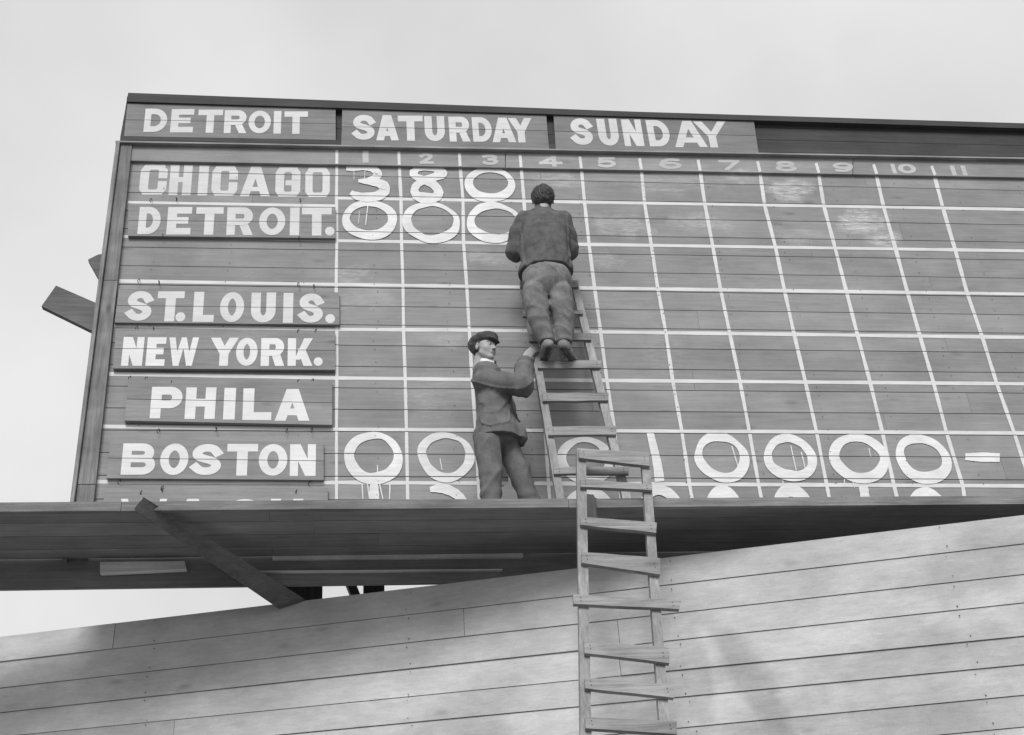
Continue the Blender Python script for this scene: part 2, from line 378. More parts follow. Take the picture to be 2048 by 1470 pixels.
G = {
 'A': [([(0, 0), (.5, 1)], 0), ([(1, 0), (.5, 1)], 0), ([(.2, .27), (.8, .27)], 0)],
 'B': [([(0, 0), (0, 1)], 0), ([(0, 1)] + arc(.62, .76, .3, .24, 90, -90) + [(0, .52)], 0), ([(0, .52), (.6, .52)] + arc(.66, .26, .34, .26, 90, -90) + [(0, 0)], 0)],
 'C': [(arc(.5, .5, .5, .5, 40, 320, 24), 0)],
 'D': [([(0, 0), (0, 1)], 0), ([(0, 1), (.35, 1)] + arc(.4, .5, .6, .5, 90, -90, 16) + [(0, 0)], 0)],
 'E': [([(0, 0), (0, 1)], 0), ([(0, 1), (1, 1)], 0), ([(0, .52), (.8, .52)], 0), ([(0, 0), (1, 0)], 0)],
 'H': [([(0, 0), (0, 1)], 0), ([(1, 0), (1, 1)], 0), ([(0, .52), (1, .52)], 0)],
 'I': [([(.5, 0), (.5, 1)], 0)],
 'K': [([(0, 0), (0, 1)], 0), ([(.02, .3), (1, 1.05)], 0), ([(.38, .55), (1, -.05)], 0)],
 'L': [([(0, 0), (0, 1)], 0), ([(0, 0), (1, 0)], 0)],
 'N': [([(0, 0), (0, 1)], 0), ([(1, 0), (1, 1)], 0), ([(.0, 1), (1, 0)], 0)],
 'O': [(ring(.5, .5, .5, .5), 1)],
 'P': [([(0, 0), (0, 1)], 0), ([(0, 1), (.5, 1)] + arc(.66, .71, .34, .29, 90, -90) + [(0, .42)], 0)],
 'R': [([(0, 0), (0, 1)], 0), ([(0, 1), (.5, 1)] + arc(.64, .73, .32, .27, 90, -90) + [(0, .46)], 0)],
 'S': [([(.97, .8), (.82, .95), (.5, 1.0), (.2, .94), (.04, .78), (.1, .62), (.35, .54), (.68, .47), (.93, .36), (.97, .2), (.8, .05), (.5, 0), (.2, .04), (.02, .17)], 0)],
 'T': [([(.5, 0), (.5, 1)], 0), ([(0, 1), (1, 1)], 0)],
 'U': [([(0, 1), (0, .45)] + arc(.5, .36, .5, .36, 180, 360, 16) + [(1, .45), (1, 1)], 0)],
 'W': [([(-.03, 1.05), (.26, 0)], 0), ([(.26, 0), (.5, .95)], 0), ([(.5, .95), (.74, 0)], 0), ([(.74, 0), (1.03, 1.05)], 0)],
 'Y': [([(-.05, 1.06), (.5, .42)], 0), ([(1.05, 1.06), (.5, .42)], 0), ([(.5, .5), (.5, 0)], 0)],
 '1': [([(.5, 0), (.5, 1)], 0)],
 '2': [([(0, .8), (.2, .96), (.5, 1), (.82, .94), (.95, .76), (.8, .55), (.4, .3), (.02, .02)], 0), ([(0, 0), (1, 0)], 0)],
 '3': [([(0, .9), (.3, 1), (.7, 1), (.93, .85), (.85, .65), (.45, .56)], 0), ([(.45, .54), (.85, .5), (1, .28), (.8, .05), (.5, 0), (.2, 0), (0, .12)], 0)],
 '4': [([(.68, 0), (.68, 1)], 0), ([(.68, 1), (0, .3)], 0), ([(0, .28), (1, .28)], 0)],
 '5': [([(.95, 1), (.12, 1)], 0), ([(.12, 1), (.06, .58)], 0), ([(.06, .58), (.5, .66), (.85, .58), (1, .34), (.85, .08), (.5, 0), (.15, .04), (0, .15)], 0)],
 '6': [(ring(.5, .3, .5, .3, 20), 1), ([(0, .32), (.05, .7), (.3, .95), (.6, 1), (.92, .93)], 0)],
 '7': [([(0, 1), (1, 1)], 0), ([(1, 1), (.3, -.05)], 0)],
 '8': [(ring(.5, .26, .5, .26, 20), 1), (ring(.5, .77, .42, .23, 20), 1)],
 '9': [(ring(.5, .7, .5, .3, 20), 1), ([(1, .68), (.95, .3), (.7, .05), (.4, 0), (.08, .07)], 0)],
 '0': [(ring(.5, .5, .5, .5), 1)],
}
def stroke_quads(pts, hw, closed, cap=True, hws=None):
    """mitred band of quads along a polyline (isotropic space)"""
    pts = [np.array(p, float) for p in pts]
    if closed and np.linalg.norm(pts[0] - pts[-1]) < 1e-9: pts = pts[:-1]
    n = len(pts); Lf = []; Rt = []
    q = []
    for i, p in enumerate(pts): q.append(p)
    if not closed and cap:
        q[0] = pts[0] - unit(pts[1] - pts[0]) * hw; q[-1] = pts[-1] + unit(pts[-1] - pts[-2]) * hw
    for i in range(n):
        if closed: a, b = pts[(i - 1) % n], pts[(i + 1) % n]
        else: a, b = pts[max(i - 1, 0)], pts[min(i + 1, n - 1)]
        d1 = unit(pts[i] - a) if np.linalg.norm(pts[i] - a) > 1e-9 else None
        d2 = unit(b - pts[i]) if np.linalg.norm(b - pts[i]) > 1e-9 else None
        if d1 is None: d1 = d2
        if d2 is None: d2 = d1
        t = unit(d1 + d2); nn = np.array([-t[1], t[0]]); n1 = np.array([-d1[1], d1[0]])
        w = (hws[i] if hws is not None else hw) / max(.5, float(np.dot(nn, n1)))
        Lf.append(q[i] + nn * w); Rt.append(q[i] - nn * w)
    quads = []
    for i in range(n if closed else n - 1):
        j = (i + 1) % n; quads.append([tuple(Lf[i]), tuple(Lf[j]), tuple(Rt[j]), tuple(Rt[i])])
    return quads
def slant(x, y): return (x - 674) / (y + 3300)        # how far the uprights lean at this place of the photo
def glyph(ch, x0, x1, yt, yb, Y, tv=.31, th=.22, chunky=False):
    """x0,x1: extents in photo px at letter's middle height; yt,yb top and bottom at the letter; returns X-Z polygons"""
    W, H = x1 - x0, yb - yt; xc = (x0 + x1) / 2; k = slant(xc, (yt + yb) / 2)
    W = max(W - .3 * abs(k) * H, tv * H)                   # extents include the lean
    polys = []
    if ch == '.':
        pts = [(W / 2 + W / 2 * math.cos(a), W / 2 * .95 + W / 2 * .95 * math.sin(a)) for a in np.linspace(0, 2 * math.pi, 15)[:-1]]
        polys = [pts]
    else:
        t1 = tv * H; t2 = th * H
        t1 *= {'N': .84, 'W': .66, 'A': .98, 'Y': .95, 'K': .9, 'R': .9, 'S': .92, 'H': .95, 'O': .8, 'D': .82, 'B': .86, 'U': .96, 'P': .95, 'C': .95, 'G': .95}.get(ch, 1.0)
        if ch in 'O': t2 *= .92
        if ch == 'I' or ch == '1': t1 = min(t1 * 1.05, W)
        s = t1 / t2
        if ch in DIRECT: polys += [[(a * W, b * H) for a, b in q] for q in DIRECT[ch](t1 / W, t2 / H)]
        for pts, closed in (G[ch] if ch == 'R' or ch not in DIRECT else []):
            if ch in 'S23569': pts = chaikin(pts)
            P = [(t1 / 2 + u * (W - t1), (t2 / 2 + v * (H - t2)) * s) for u, v in pts]
            for qd in stroke_quads(P, t1 / 2, closed):
                qd = [(a, b / s) for a, b in qd]
                qd = clip(qd, 0, 1, 0); qd = clip(qd, 0, -1, H) if len(qd) > 2 else qd
                if len(qd) > 2: polys.append(qd)
    res = []
    for pl in polys:
        o = []
        for a, b in pl:
            py = yb - b; px = x0 + (x1 - x0 - W) / 2 + a + k * (H / 2 - b)
            p = U(px, py, Y); o.append((float(p[0]), float(p[2])))
        res.append(o)
    return res
def word(spec, ytl, ytr, ybl, ybr, Y, **k):
    """spec: list of (char, x0, x1); top/bottom given at the first and last letters' x"""
    xa, xb = spec[0][1], spec[-1][2]; res = []
    for ch, x0, x1 in spec:
        t = ((x0 + x1) / 2 - xa) / (xb - xa)
        res.append((ch, glyph(ch, x0, x1, ytl + (ytr - ytl) * t, ybl + (ybr - ybl) * t, Y, **k)))
    return res
R1 = lambda x: x / 2.926 + 20
R2 = lambda x: x / 2.926 + 660
R3 = lambda x: x / 2.926 + 1320
ZT = lambda y: y / 2.926 + 180
ZM = lambda y: y / 2.926 + 560
ZL = lambda y: y / 2.926 + 640

# ================================================================== GROUND
gz = float(CAM[2]) - 1.6
g = MB().add([(-600, -600, gz), (600, -600, gz), (600, 600, gz), (-600, 600, gz)], [[0, 1, 2, 3]]).make('ground', M_ground, kind='structure', label='bare earth ground in front of and behind the scoreboard')

# ================================================================== SCOREBOARD
ZBOT = float(U(1000, 1161)[2])
sb = empty('scoreboard', (2.0, 0, ZBOT), label='huge dark plank scoreboard ruled into white squares with painted zeros', cat='scoreboard')
def zjoint(i, x): return rowz(JOINTS[i], x)
YB = .028
courses = list(zip(JOINTS[:-1], JOINTS[1:]))
for ci, (ja, jb) in enumerate(courses):
    splits = [XL, random.choice([-.9, 1.9, 3.1, 4.4]) + random.uniform(-.2, .2), XR] if ci % 3 else [XL, random.uniform(1.5, 2.5), random.uniform(4.8, 5.6), XR]
    dy = random.uniform(-.0008, .0008)
    for a, b in zip(splits[:-1], splits[1:]):
        f = [(a + .001, dy, rowz(jb, a) + GAP), (b - .001, dy, rowz(jb, b) + GAP), (b - .001, dy, rowz(ja, b) - GAP), (a + .001, dy, rowz(ja, a) - GAP)]
        k = [(p[0], YB, p[2]) for p in f]
        MB().hexa(f, k).make('plank', M_board, sb)
jl = JOINTS[-1]
f = [(XL, 0, ZBOT), (XR, 0, ZBOT - .02), (XR, 0, rowz(jl, XR) - GAP), (XL, 0, rowz(jl, XL) - GAP)]
MB().hexa(f, [(p[0], YB, p[2]) for p in f]).make('plank', M_board, sb)
# back sheet closes the joints
MB().box(XL + .02, XR - .02, YB + .002, YB + .02, ZBOT + .03, .05).make('backing_board', M_darkz, sb)

# strip that carries the inning numbers, proud of the planks
YS = -.03
def strip(pts_px, y0, y1, name, mat, parent, **k):
    P = [U(x, y, y0) for x, y in pts_px]
    return MB().prism([(p[0], y0, p[2]) for p in P], np.array([0, y1 - y0, 0])).make(name, mat, parent, **k)
def linepx(xa, ya, xb, yb): return lambda x: ya + (yb - ya) * (x - xa) / (xb - xa)
s_top = linepx(262, 288, 1900, 317); s_bot = linepx(262, 321, 2000, 354)
for xa, xb in ((236, 1010), (1011.5, 1705), (1706.5, 2300)):
    strip([(xa + (3 if xa == 236 else 0), s_bot(xa)), (xb, s_bot(xb)), (xb, s_top(xb)), (xa, s_top(xa))], YS, -.0002, 'number_strip', M_board, sb)
# drip shelf above it
sh_t = linepx(232, 281, 1520, 305)
pa, pb = U(231, sh_t(231), -.075), U(2300, sh_t(2300), -.075)
MB().hexa([(pa[0], -.075, pa[2] - .018), (pb[0], -.075, pb[2] - .018), (pb[0], -.075, pb[2]), (pa[0], -.075, pa[2])],
          [(pa[0], .03, pa[2] - .018), (pb[0], .03, pb[2] - .018), (pb[0], .03, pb[2]), (pa[0], .03, pa[2])]).make('drip_shelf', M_trim, sb)


# left frame board and its edge trim
def lx(y): return 232 + (140 - 232) * (y - 283) / (1003 - 283)
def ix(y): return 261 + (187.5 - 261) * (y - 317) / (1001 - 317)
YF = -.05
for a, b in ((288, 560), (561, 968), (969.5, 1120)):
    strip([(lx(b) + 11, b), (ix(b), b), (ix(a), a), (lx(a) + 11, a)], YF, -.0002 if a > 330 else -.0302, 'frame_board', M_frame, sb)
strip([(lx(1120), 1120), (lx(1120) + 7.5, 1120), (lx(284) + 7.5, 284), (lx(284), 284)], YF - .035, .05, 'edge_trim', M_trimz, sb)
# header panel (three courses), set back a little
YH = .012
h_top = linepx(255, 193, 2000, 245)
for i in range(3):
    t0, t1 = i / 3, (i + 1) / 3
    for xa, xb in ((0, 1270), (1271.5, 2400)):
        q = []
        for x, t in ((xa, t1), (xb, t1), (xb, t0), (xa, t0)):
            yb_ = sh_t(x) - 1
            y = h_top(x) + (yb_ - h_top(x)) * t + (.5 if t == t1 and i < 2 else 0) * 0
            xx = x if x else 255 + (239 - 255) * (y - 193) / (283 - 193)
            q.append((xx, y - (.7 if t == t1 else -.0)))
        strip(q, YH, .045, 'header_plank', M_boarddk, sb)
q = [(253, h_top(253) + 10), (2400, h_top(2400) + 10), (2400, h_top(2400)), (254, h_top(254))]
strip(q, -.05, YH - .0003, 'top_rail', M_boarddk, sb)
# dark box bottom of header behind signs
q = [(240, sh_t(240) - 1), (2400, sh_t(2400) - 1), (2400, sh_t(2400) - 9), (241, sh_t(241) - 9)]
strip(q, -.03, YH - .0003, 'header_batten', M_boarddk, sb)

# ruled white lines
COLPX = {0: [(673.7, 303), (673, 395), (673.7, 480.8), (672.3, 569), (673.7, 656.7), (673.7, 757.2), (673, 858.7), (673, 964.7), (673, 1004)]}
raw = [[797.7, 802, 803, 806, 807, 810.4, 812.8, 814.8, 815.5], [918.7, 926, 927, 933.4, 938.5, 944, 951, 956.5, 959], [1040, 1048, 1053, 1061, 1070, 1080, 1090, 1096.8, 1099.5],
       [1159.7, 1169, 1178, 1189, 1201, 1213.7, 1229, 1238, 1243], [1279, 1289, 1302.5, 1315.5, 1331.6, 1345.3, 1363.4, 1378.8, 1385], [1396, 1409.5, 1425.3, 1441, 1459.4, 1479.6, 1498.4, 1517, 1524],
       [1515, 1529, 1550.7, 1568.8, 1588, 1610.5, 1632.7, 1653, 1660], [1632, 1647.5, 1670, 1692.5, 1714.7, 1740, 1764.3, 1787.5, 1796], [1747, 1767, 1791, 1814.5, 1839.5, 1866.8, 1892.5, 1925, 1930],
       [1863, 1885.6, 1910, 1934, 1964, 1993, 2028, 2062, 2074]]
ROWY = lambda r, x: [linepx(673.7, 303, 1863, 335), linepx(673, 396, 1885.6, 416.5), linepx(673.7, 481.5, 1910, 500), linepx(672.3, 569, 1934, 586.7), linepx(673.7, 657, 1964, 674),
                     linepx(673.7, 756.8, 1993, 767.5), linepx(673, 858.9, 1892.5, 865.6), linepx(673, 965, 1925, 971.5), linepx(673, 1004, 1925, 1006)][r](x)
for i, r in enumerate(raw): COLPX[i + 1] = [(x, ROWY(j, x)) for j, x in enumerate(r)]
def band(pts, hw, wob=.25):
    """hand-ruled line of px half-width hw -> X-Z quads on the board"""
    P = []
    for i in range(len(pts) - 1):
        for t in np.linspace(0, 1, 7)[:-1]: P.append(np.array(pts[i]) * (1 - t) + np.array(pts[i + 1]) * t)
    P.append(np.array(pts[-1], float))
    hws = [hw * (1 + random.uniform(-wob, wob) * .5) for _ in P]
    return [[(float(U(x, y)[0]), float(U(x, y)[2])) for x, y in qd] for qd in stroke_quads(P, hw, False, False, hws)]
rowlines = []
for r in range(1, 8):
    xs = {1: 256, 2: 247, 3: 238, 4: 229, 5: 218, 6: 206, 7: 192}[r]
    pts = [(xs, ROWY(r, 673) + (ROWY(r, 673) - ROWY(r, 1900)) * .6 * (673 - xs) / 1227)] + [(x, ROWY(r, x)) for x in (673, 900, 1150, 1400, 1650, 1900, 2250)]
    if r in (1, 2): pts[0] = (xs, {1: 405, 2: 472}[r])
    if r == 3: pts[0] = (xs, 562)
    if r == 1: pts[0] = (xs, 405 - 0)
    hw = [0, 2.9, 3.1, 3.2, 3.4, 3.5, 3.6, 3.7][r]
    if r == 1:   # left part drawn lower than the rest
        paint_polys('ruled_line', band([(256, 404.5), (672, 412)], 2.6), 0, M_white, sb)
        paint_polys('ruled_line', band(pts[1:], hw), 0, M_white, sb)
    elif r == 2:
        paint_polys('ruled_line', band([(247, 473), (672, 481)], 2.6), 0, M_white, sb)
        paint_polys('ruled_line', band(pts[1:], hw), 0, M_white, sb)
    elif r == 7:
        paint_polys('ruled_line', band([(192, 963.5), (640, 966)] + pts[1:], hw), 0, M_white, sb)
    elif r == 4:
        paint_polys('ruled_line', band([(229, 651), (673, 659)] + pts[2:], hw), 0, M_white, sb)
    elif r == 5:
        paint_polys('ruled_line', band([(218, 748), (673, 756)] + pts[2:], hw), 0, M_white, sb)
    elif r == 6:
        paint_polys('ruled_line', band([(206, 853), (673, 859)] + pts[2:], hw), 0, M_white, sb)
    else:
        paint_polys('ruled_line', band(pts, hw), 0, M_white, sb)
for c_, pts in COLPX.items():
    dy_ = s_bot(pts[0][0]) + 2 - pts[0][1]; p2 = [(pts[0][0] + slant(*pts[0]) * dy_, pts[0][1] + dy_)] + pts[1:]
    paint_polys('ruled_line', band(p2, 3.1 + .06 * c_), 0, M_white, sb, yoff=.0019)
    p0 = (pts[0][0], pts[0][1] - 3); p1 = (pts[0][0] + slant(*pts[0]) * 22, s_bot(pts[0][0]) - 1.2)
    qs = [[(float(U(x, y, YS)[0]), float(U(x, y, YS)[2])) for x, y in qd] for qd in stroke_quads([p0, p1], 2.9, False, False)]
    paint_polys('ruled_line', qs, YS, M_white, sb, joints=False)

# inning numbers on the strip
inn = [('1', 'r2', 190, 226, 355, 425), ('2', 'r2', 523, 607, 370, 434), ('3', 'r2', 890, 987, 377, 440), ('4', 'r2', 1222, 1360, 386, 449), ('5', 'r2', 1563, 1676, 392, 456),
       ('6', 'r2', 1925, 2048 + 2, 400, 464), ('7', 'r3', 343, 470, 410, 470), ('8', 'r3', 672, 800, 416, 478), ('9', 'r3', 1010, 1132, 424, 482), ('10', 'r3', 1352, 1500, 432, 490), ('11', 'r3', 1700, 1795, 443, 501)]
for s_, reg, a, b, t, bt in inn:
    fx = R2 if reg == 'r2' else R3
    a, b, t, bt = fx(a), fx(b), ZT(t), ZT(bt)
    if s_ == '6': a, b = 1318, 1363
    if s_ == '10': pl = glyph('1', a, a + 10, t, bt, YS, tv=.42, th=.26) + glyph('0', a + 13, b, t, bt, YS, tv=.5, th=.26)
    elif s_ == '11': pl = glyph('1', a, a + 11, t, bt, YS, tv=.45, th=.26) + glyph('1', b - 11, b, t, bt, YS, tv=.45, th=.26)
    else: pl = glyph(s_, a, b, t, bt, YS, tv=.42 if s_ != '1' else .5, th=.25)
    paint_polys('inning_number', pl, YS, M_number, sb, joints=False, yoff=.0003)

# painted score digits -------------------------------------------------
def wob(n, amp, seed):
    r = np.random.default_rng(seed); a = np.zeros(n); th = np.linspace(0, 2 * np.pi, n, endpoint=False)
    for k in (2, 3, 4, 6, 9): a += r.normal() * np.cos(k * th + r.uniform(0, 6)) / k
    return 1 + amp * a
def zero(out_, inn_, seed, lean=True, cut=None, parent=sb, name='painted_zero', yo=.0048):
    n = 44; th = np.linspace(0, 2 * np.pi, n, endpoint=False)
    res = []
    def loop(bx, wb):
        cx, cy = (bx[0] + bx[1]) / 2, (bx[2] + bx[3]) / 2; rx, ry = (bx[1] - bx[0]) / 2, (bx[3] - bx[2]) / 2
        k = slant(cx, cy) * 1.0
        return [(cx + (rx * .985 * math.cos(t) * w) + k * ry * (-math.sin(t)) * .9, cy - ry * math.sin(t) * w) for t, w in zip(th, wb)]
    o = loop(out_, wob(n, .040, seed)); i_ = loop(inn_, wob(n, .065, seed + 50))
    for j in range(n):
        k = (j + 1) % n
        if cut is not None and min(o[j][1], o[k][1]) > cut: continue
        qd = [o[j], o[k], i_[k], i_[j]]
        res.append([(float(U(x, y)[0]), float(U(x, y)[2])) for x, y in qd])
    return paint_polys(name, res, 0, M_digit, parent, yoff=yo, step=.00003)
C8 = lambda a, b, c, d: (a / 5.12 + 660, b / 5.12 + 660, c / 5.12 + 290, d / 5.12 + 290)
C5 = lambda a, b, c, d: (a / 2.926 + 660, b / 2.926 + 660, c / 2.926 + 640, d / 2.926 + 640)
C6 = lambda a, b, c, d: (a / 2.926 + 1320, b / 2.926 + 1320, c / 2.926 + 640, d / 2.926 + 640)
zero(C8(1372, 1900, 232, 592), C8(1462, 1825, 284, 500), 1)
zero(C8(118, 695, 568, 975), C8(205, 592, 628, 883), 2, yo=.0052)
zero(C8(738, 1335, 585, 1010), C8(828, 1265, 632, 925), 3, yo=.0052)
zero(C8(1395, 1962, 588, 1012), C8(1487, 1905, 652, 922), 4, yo=.0052)
zero(C5(78, 430, 656, 965), C5(143, 372, 695, 897), 5)
zero(C5(508, 846, 658, 947), C5(562, 798, 694, 892), 6)
zero((1113, 1231, 874, 969), (1132, 1210, 886, 950), 7)
zero(C6(195, 527, 664, 950), C6(248, 470, 708, 893), 8)
zero(C6(605, 917, 671, 949), C6(653, 865, 720, 886), 9)
zero(C6(985, 1342, 667, 957), C6(1045, 1286, 716, 893), 10)
zero(C6(1377, 1702, 671, 963), C6(1427, 1646, 720, 892), 11)
# half hidden bottom row
zero((1127, 1234, 975, 1074), (1146, 1214, 992, 1060), 12, yo=.0056)
zero((1276, 1369, 971, 1074), (1296, 1350, 990, 1060), 13, yo=.0056)
zero((1411, 1492, 972, 1080), (1431, 1474, 996, 1060), 14, yo=.0056)
zero((1546, 1632, 969, 1080), (1570, 1604, 992, 1066), 15, yo=.0056)
zero((1814, 1905, 976, 1080), (1832, 1886, 996, 1064), 16, yo=.0056)
zero((985, 1078, 968, 1075), (1006, 1056, 1003, 1058), 17, yo=.0056)
# eight
e1 = C8(808, 1204, 222, 368); e2 = C8(822, 1164, 345, 602)
def custom_ring(o, i_, seed, name='painted_eight', yo=.0048):
    def res_(pts, n):
        P = np.array(pts + [pts[0]], float); d = np.r_[0, np.cumsum(np.linalg.norm(np.diff(P, axis=0), axis=1))]
        t = np.linspace(0, d[-1], n, endpoint=False); return [(np.interp(q, d, P[:, 0]), np.interp(q, d, P[:, 1])) for q in t]
    def ang(pts):
        c = np.mean(pts, 0); return c
    n = 40; th = np.linspace(0, 2 * np.pi, n, endpoint=False)
    def by_angle(pts, c):
        P = res_(pts, 240); a = np.array([math.atan2(-(p[1] - c[1]), p[0] - c[0]) % (2 * np.pi) for p in P]); out = []
        for t in th:
            k = int(np.argmin(np.abs((a - t + np.pi) % (2 * np.pi) - np.pi))); out.append(P[k])
        return out
    c = np.mean(i_, 0); O = by_angle(o, c); I = by_angle(i_, c); res = []
    for j in range(n):
        k = (j + 1) % n; res.append([(float(U(x, y)[0]), float(U(x, y)[2])) for x, y in (O[j], O[k], I[k], I[j])])
    return paint_polys(name, res, 0, M_digit, sb, yoff=yo, step=.00003)
q8 = lambda L_: [(x / 5.12 + 660, y / 5.12 + 290) for x, y in L_]
custom_ring(q8([(870, 232), (960, 222), (1100, 225), (1180, 245), (1206, 300), (1180, 345), (1090, 370), (980, 376), (880, 370), (815, 320), (815, 265)]),
            q8([(905, 275), (960, 265), (1095, 278), (1040, 300), (965, 322), (895, 300)]), 1)
custom_ring(q8([(880, 372), (980, 350), (1080, 368), (1140, 430), (1166, 500), (1130, 570), (1050, 602), (930, 600), (850, 555), (820, 480), (840, 410)]),
            q8([(965, 408), (1030, 440), (1070, 485), (1050, 502), (960, 490), (915, 488), (903, 465), (925, 430)]), 2, yo=.0056)
def brush(pts, hws, name, yo=.0048, mat=None):
    P = []; H = []
    for i in range(len(pts) - 1):
        for t in np.linspace(0, 1, 5)[:-1]:
            P.append(np.array(pts[i]) * (1 - t) + np.array(pts[i + 1]) * t); H.append((hws[i] * (1 - t) + hws[i + 1] * t) * random.uniform(.94, 1.06))
    P.append(np.array(pts[-1], float)); H.append(hws[-1])
    # smooth the path
    for _ in range(3):
        P = [P[0]] + [(P[i - 1] + 2 * P[i] + P[i + 1]) / 4 for i in range(1, len(P) - 1)] + [P[-1]]
    qs = [[(float(U(x, y)[0]), float(U(x, y)[2])) for x, y in qd] for qd in stroke_quads(P, hws[0], False, False, H)]
    return paint_polys(name, qs, 0, mat or M_digit, sb, yoff=yo, step=.00003)
brush(q8([(166, 236), (240, 236), (340, 228), (430, 236), (486, 280), (492, 318), (440, 352), (380, 366)]), [6, 7, 6.5, 7, 8, 8.5, 6.5, 4], 'painted_three')
brush(q8([(290, 372), (380, 378), (480, 388), (556, 420), (566, 478), (500, 528), (380, 545), (270, 530), (212, 490)]), [3, 6, 8, 10, 10.5, 9.5, 9.5, 8, 4.5], 'painted_three', yo=.0066)
brush([(1016, 946), (1020, 960), (1022, 975)], [1.5, 3.5, 6], 'paint_drip', yo=.0064)
# the one in the fifth column, dash in the tenth, bottom row strokes
brush([(1300, 866), (1308, 900), (1315, 930), (1319, 964)], [7, 8, 9, 9.5], 'painted_one')
brush(C5(0, 0, 0, 0)[:0] or [(1930, 914), (1965, 915), (1999, 916)], [7, 10, 8.5], 'painted_dash')
brush([(748, 966), (748, 985), (748, 1030)], [8, 10, 10], 'painted_one', yo=.0056)
brush([(1726, 973), (1729, 990), (1732, 1030)], [9, 9, 9], 'painted_one', yo=.0056)
brush([(860, 980), (880, 976), (902, 982), (920, 994), (930, 1012), (920, 1040)], [5, 9, 10, 9, 9, 9], 'painted_two', yo=.0056)
for (xa, ya, xb, yb, w) in [(708, 343, 708, 360, .55), (730, 343, 729, 360, .55), (735.5, 413, 731, 451, 1.1), (719, 424, 717, 448, .7), (755, 931, 755, 952, .9), (880, 918, 884, 941, .9),
                            (724, 968, 726, 1000, 1.3), (735, 968, 739, 1000, 1.2), (759, 968, 766, 1000, 1.2), (780, 968, 779, 1000, 1.2), (1463, 893, 1477, 938, 1.1), (1581, 892, 1592, 942, 1.0),
                            (1602, 905, 1611, 941, 1.1), (1737, 898, 1741, 915, .8), (1688, 958, 1689, 972, .9), (1705, 962, 1708, 976, .9), (1565, 962, 1567, 976, .9)]:
    brush([(xa, ya), ((xa + xb) / 2, (ya + yb) / 2), (xb, yb)], [w, w, w * .8], 'paint_drip', yo=.0062)

# CHICAGO painted straight on the planks
sp = [('C', 758, 922), ('H', 932, 1066), ('I', 1100, 1163), ('C', 1180, 1334), ('A', 1348, 1525), ('G', 1553, 1700), ('O', 1728, 1872)]
G['G'] = [([(1, .68), (1, .86), (.86, 1), (.14, 1), (0, .86), (0, .14), (.14, 0), (.86, 0), (1, .14), (1, .46), (.62, .46)], 0)]
Gc = dict(G); saveC, saveO = G['C'], G['O']
G['C'] = [([(1, .66), (1, .86), (.86, 1), (.14, 1), (0, .86), (0, .14), (.14, 0), (.86, 0), (1, .14), (1, .34)], 0)]
G['O'] = [([(.14, 0), (0, .14), (0, .86), (.14, 1), (.86, 1), (1, .86), (1, .14), (.86, 0)], 1)]
pl = word([(c_, R1(a), R1(b)) for c_, a, b in sp], ZT(436), ZT(457), ZT(612), ZT(629), 0, tv=.31, th=.17)
for ch_, q_ in pl: paint_polys('painted_letter', q_, 0, M_letter, sb)
G['C'], G['O'] = saveC, saveO

# small wire hooks above the name boards
def hook(px, py, Y=-.002):
    p = U(px, py, Y); s = random.choice([-1, 1])
    pts = [p + np.array(q) for q in [(0, 0, 0), (0, -.03, .004), (s * .008, -.045, -.012), (s * .012, -.04, -.03), (s * .002, -.028, -.04)]]
    MB().tube(pts, .0032, 5).make('hook', M_iron, sb)
for px, py in [(304, 402), (353, 400), (600, 402), (325, 473), (600, 478), (280, 563), (318, 566), (598, 570), (627, 574), (276, 657), (307, 659), (598, 664), (633, 663), (262, 757), (295, 758), (347, 765),
               (598, 764), (627, 762), (319, 862), (432, 858), (575, 861), (625, 860), (241, 963), (620, 966), (327, 976), (329, 980), (595, 983), (286, 985)]:
    hook(px, py)

# timber frame behind the board
def post_px(pts, Y0, Y1, name='support_post', mat=None, **k):
    P = [U(x, y, Y0) for x, y in pts]
    return MB().prism([(p[0], Y0, p[2]) for p in P], np.array([0, Y1 - Y0, 0])).make(name, mat or M_darkz, sb, **k)
for xa, xb, yy in [(float(U(560, 1190, .42)[0]), float(U(644, 1190, .42)[0]), .42), (2.1, 2.33, .42), (4.5, 4.73, .42), (7.0, 7.25, .42)]:
    MB().box(xa, xb, yy, yy + .2, gz, -.2).make('support_post', M_darkz, sb)
for z in (-3.4, -2.2, -1.0, -.1):
    MB().box(-1.85, 8.2, .05, .41, z - .06, z + .06).make('cross_beam', M_dark, sb)
MB().box(float(U(727, 1185, .9)[0]), float(U(769, 1185, .9)[0]), .9, 1.05, gz, -2.0).make('support_post', M_darkz, sb)
lq = [U(703, 1192, .8), U(722, 1192, .8), U(711, 1165, .8), U(692, 1165, .8)]
lq = [lq[0] + (lq[0] - lq[3]) * 20, lq[1] + (lq[1] - lq[2]) * 20, lq[2] + (lq[2] - lq[1]) * 8, lq[3] + (lq[3] - lq[0]) * 8]
MB().hexa(lq, [p + np.array([0, .09, 0]) for p in lq]).make('brace', M_darkz, sb)
# planks sticking out past the left edge
def out_plank(pts, Y0, th, **k):
    return post_px(pts, Y0, Y0 + th, 'brace', M_braced, **k)
out_plank([(83, 612), (240, 689), (262, 636), (112, 571)], .10, .05, label='plank end sticking out past the left edge')
out_plank([(176, 519), (196, 555), (260, 585), (260, 500), (196, 509)], .17, .05)

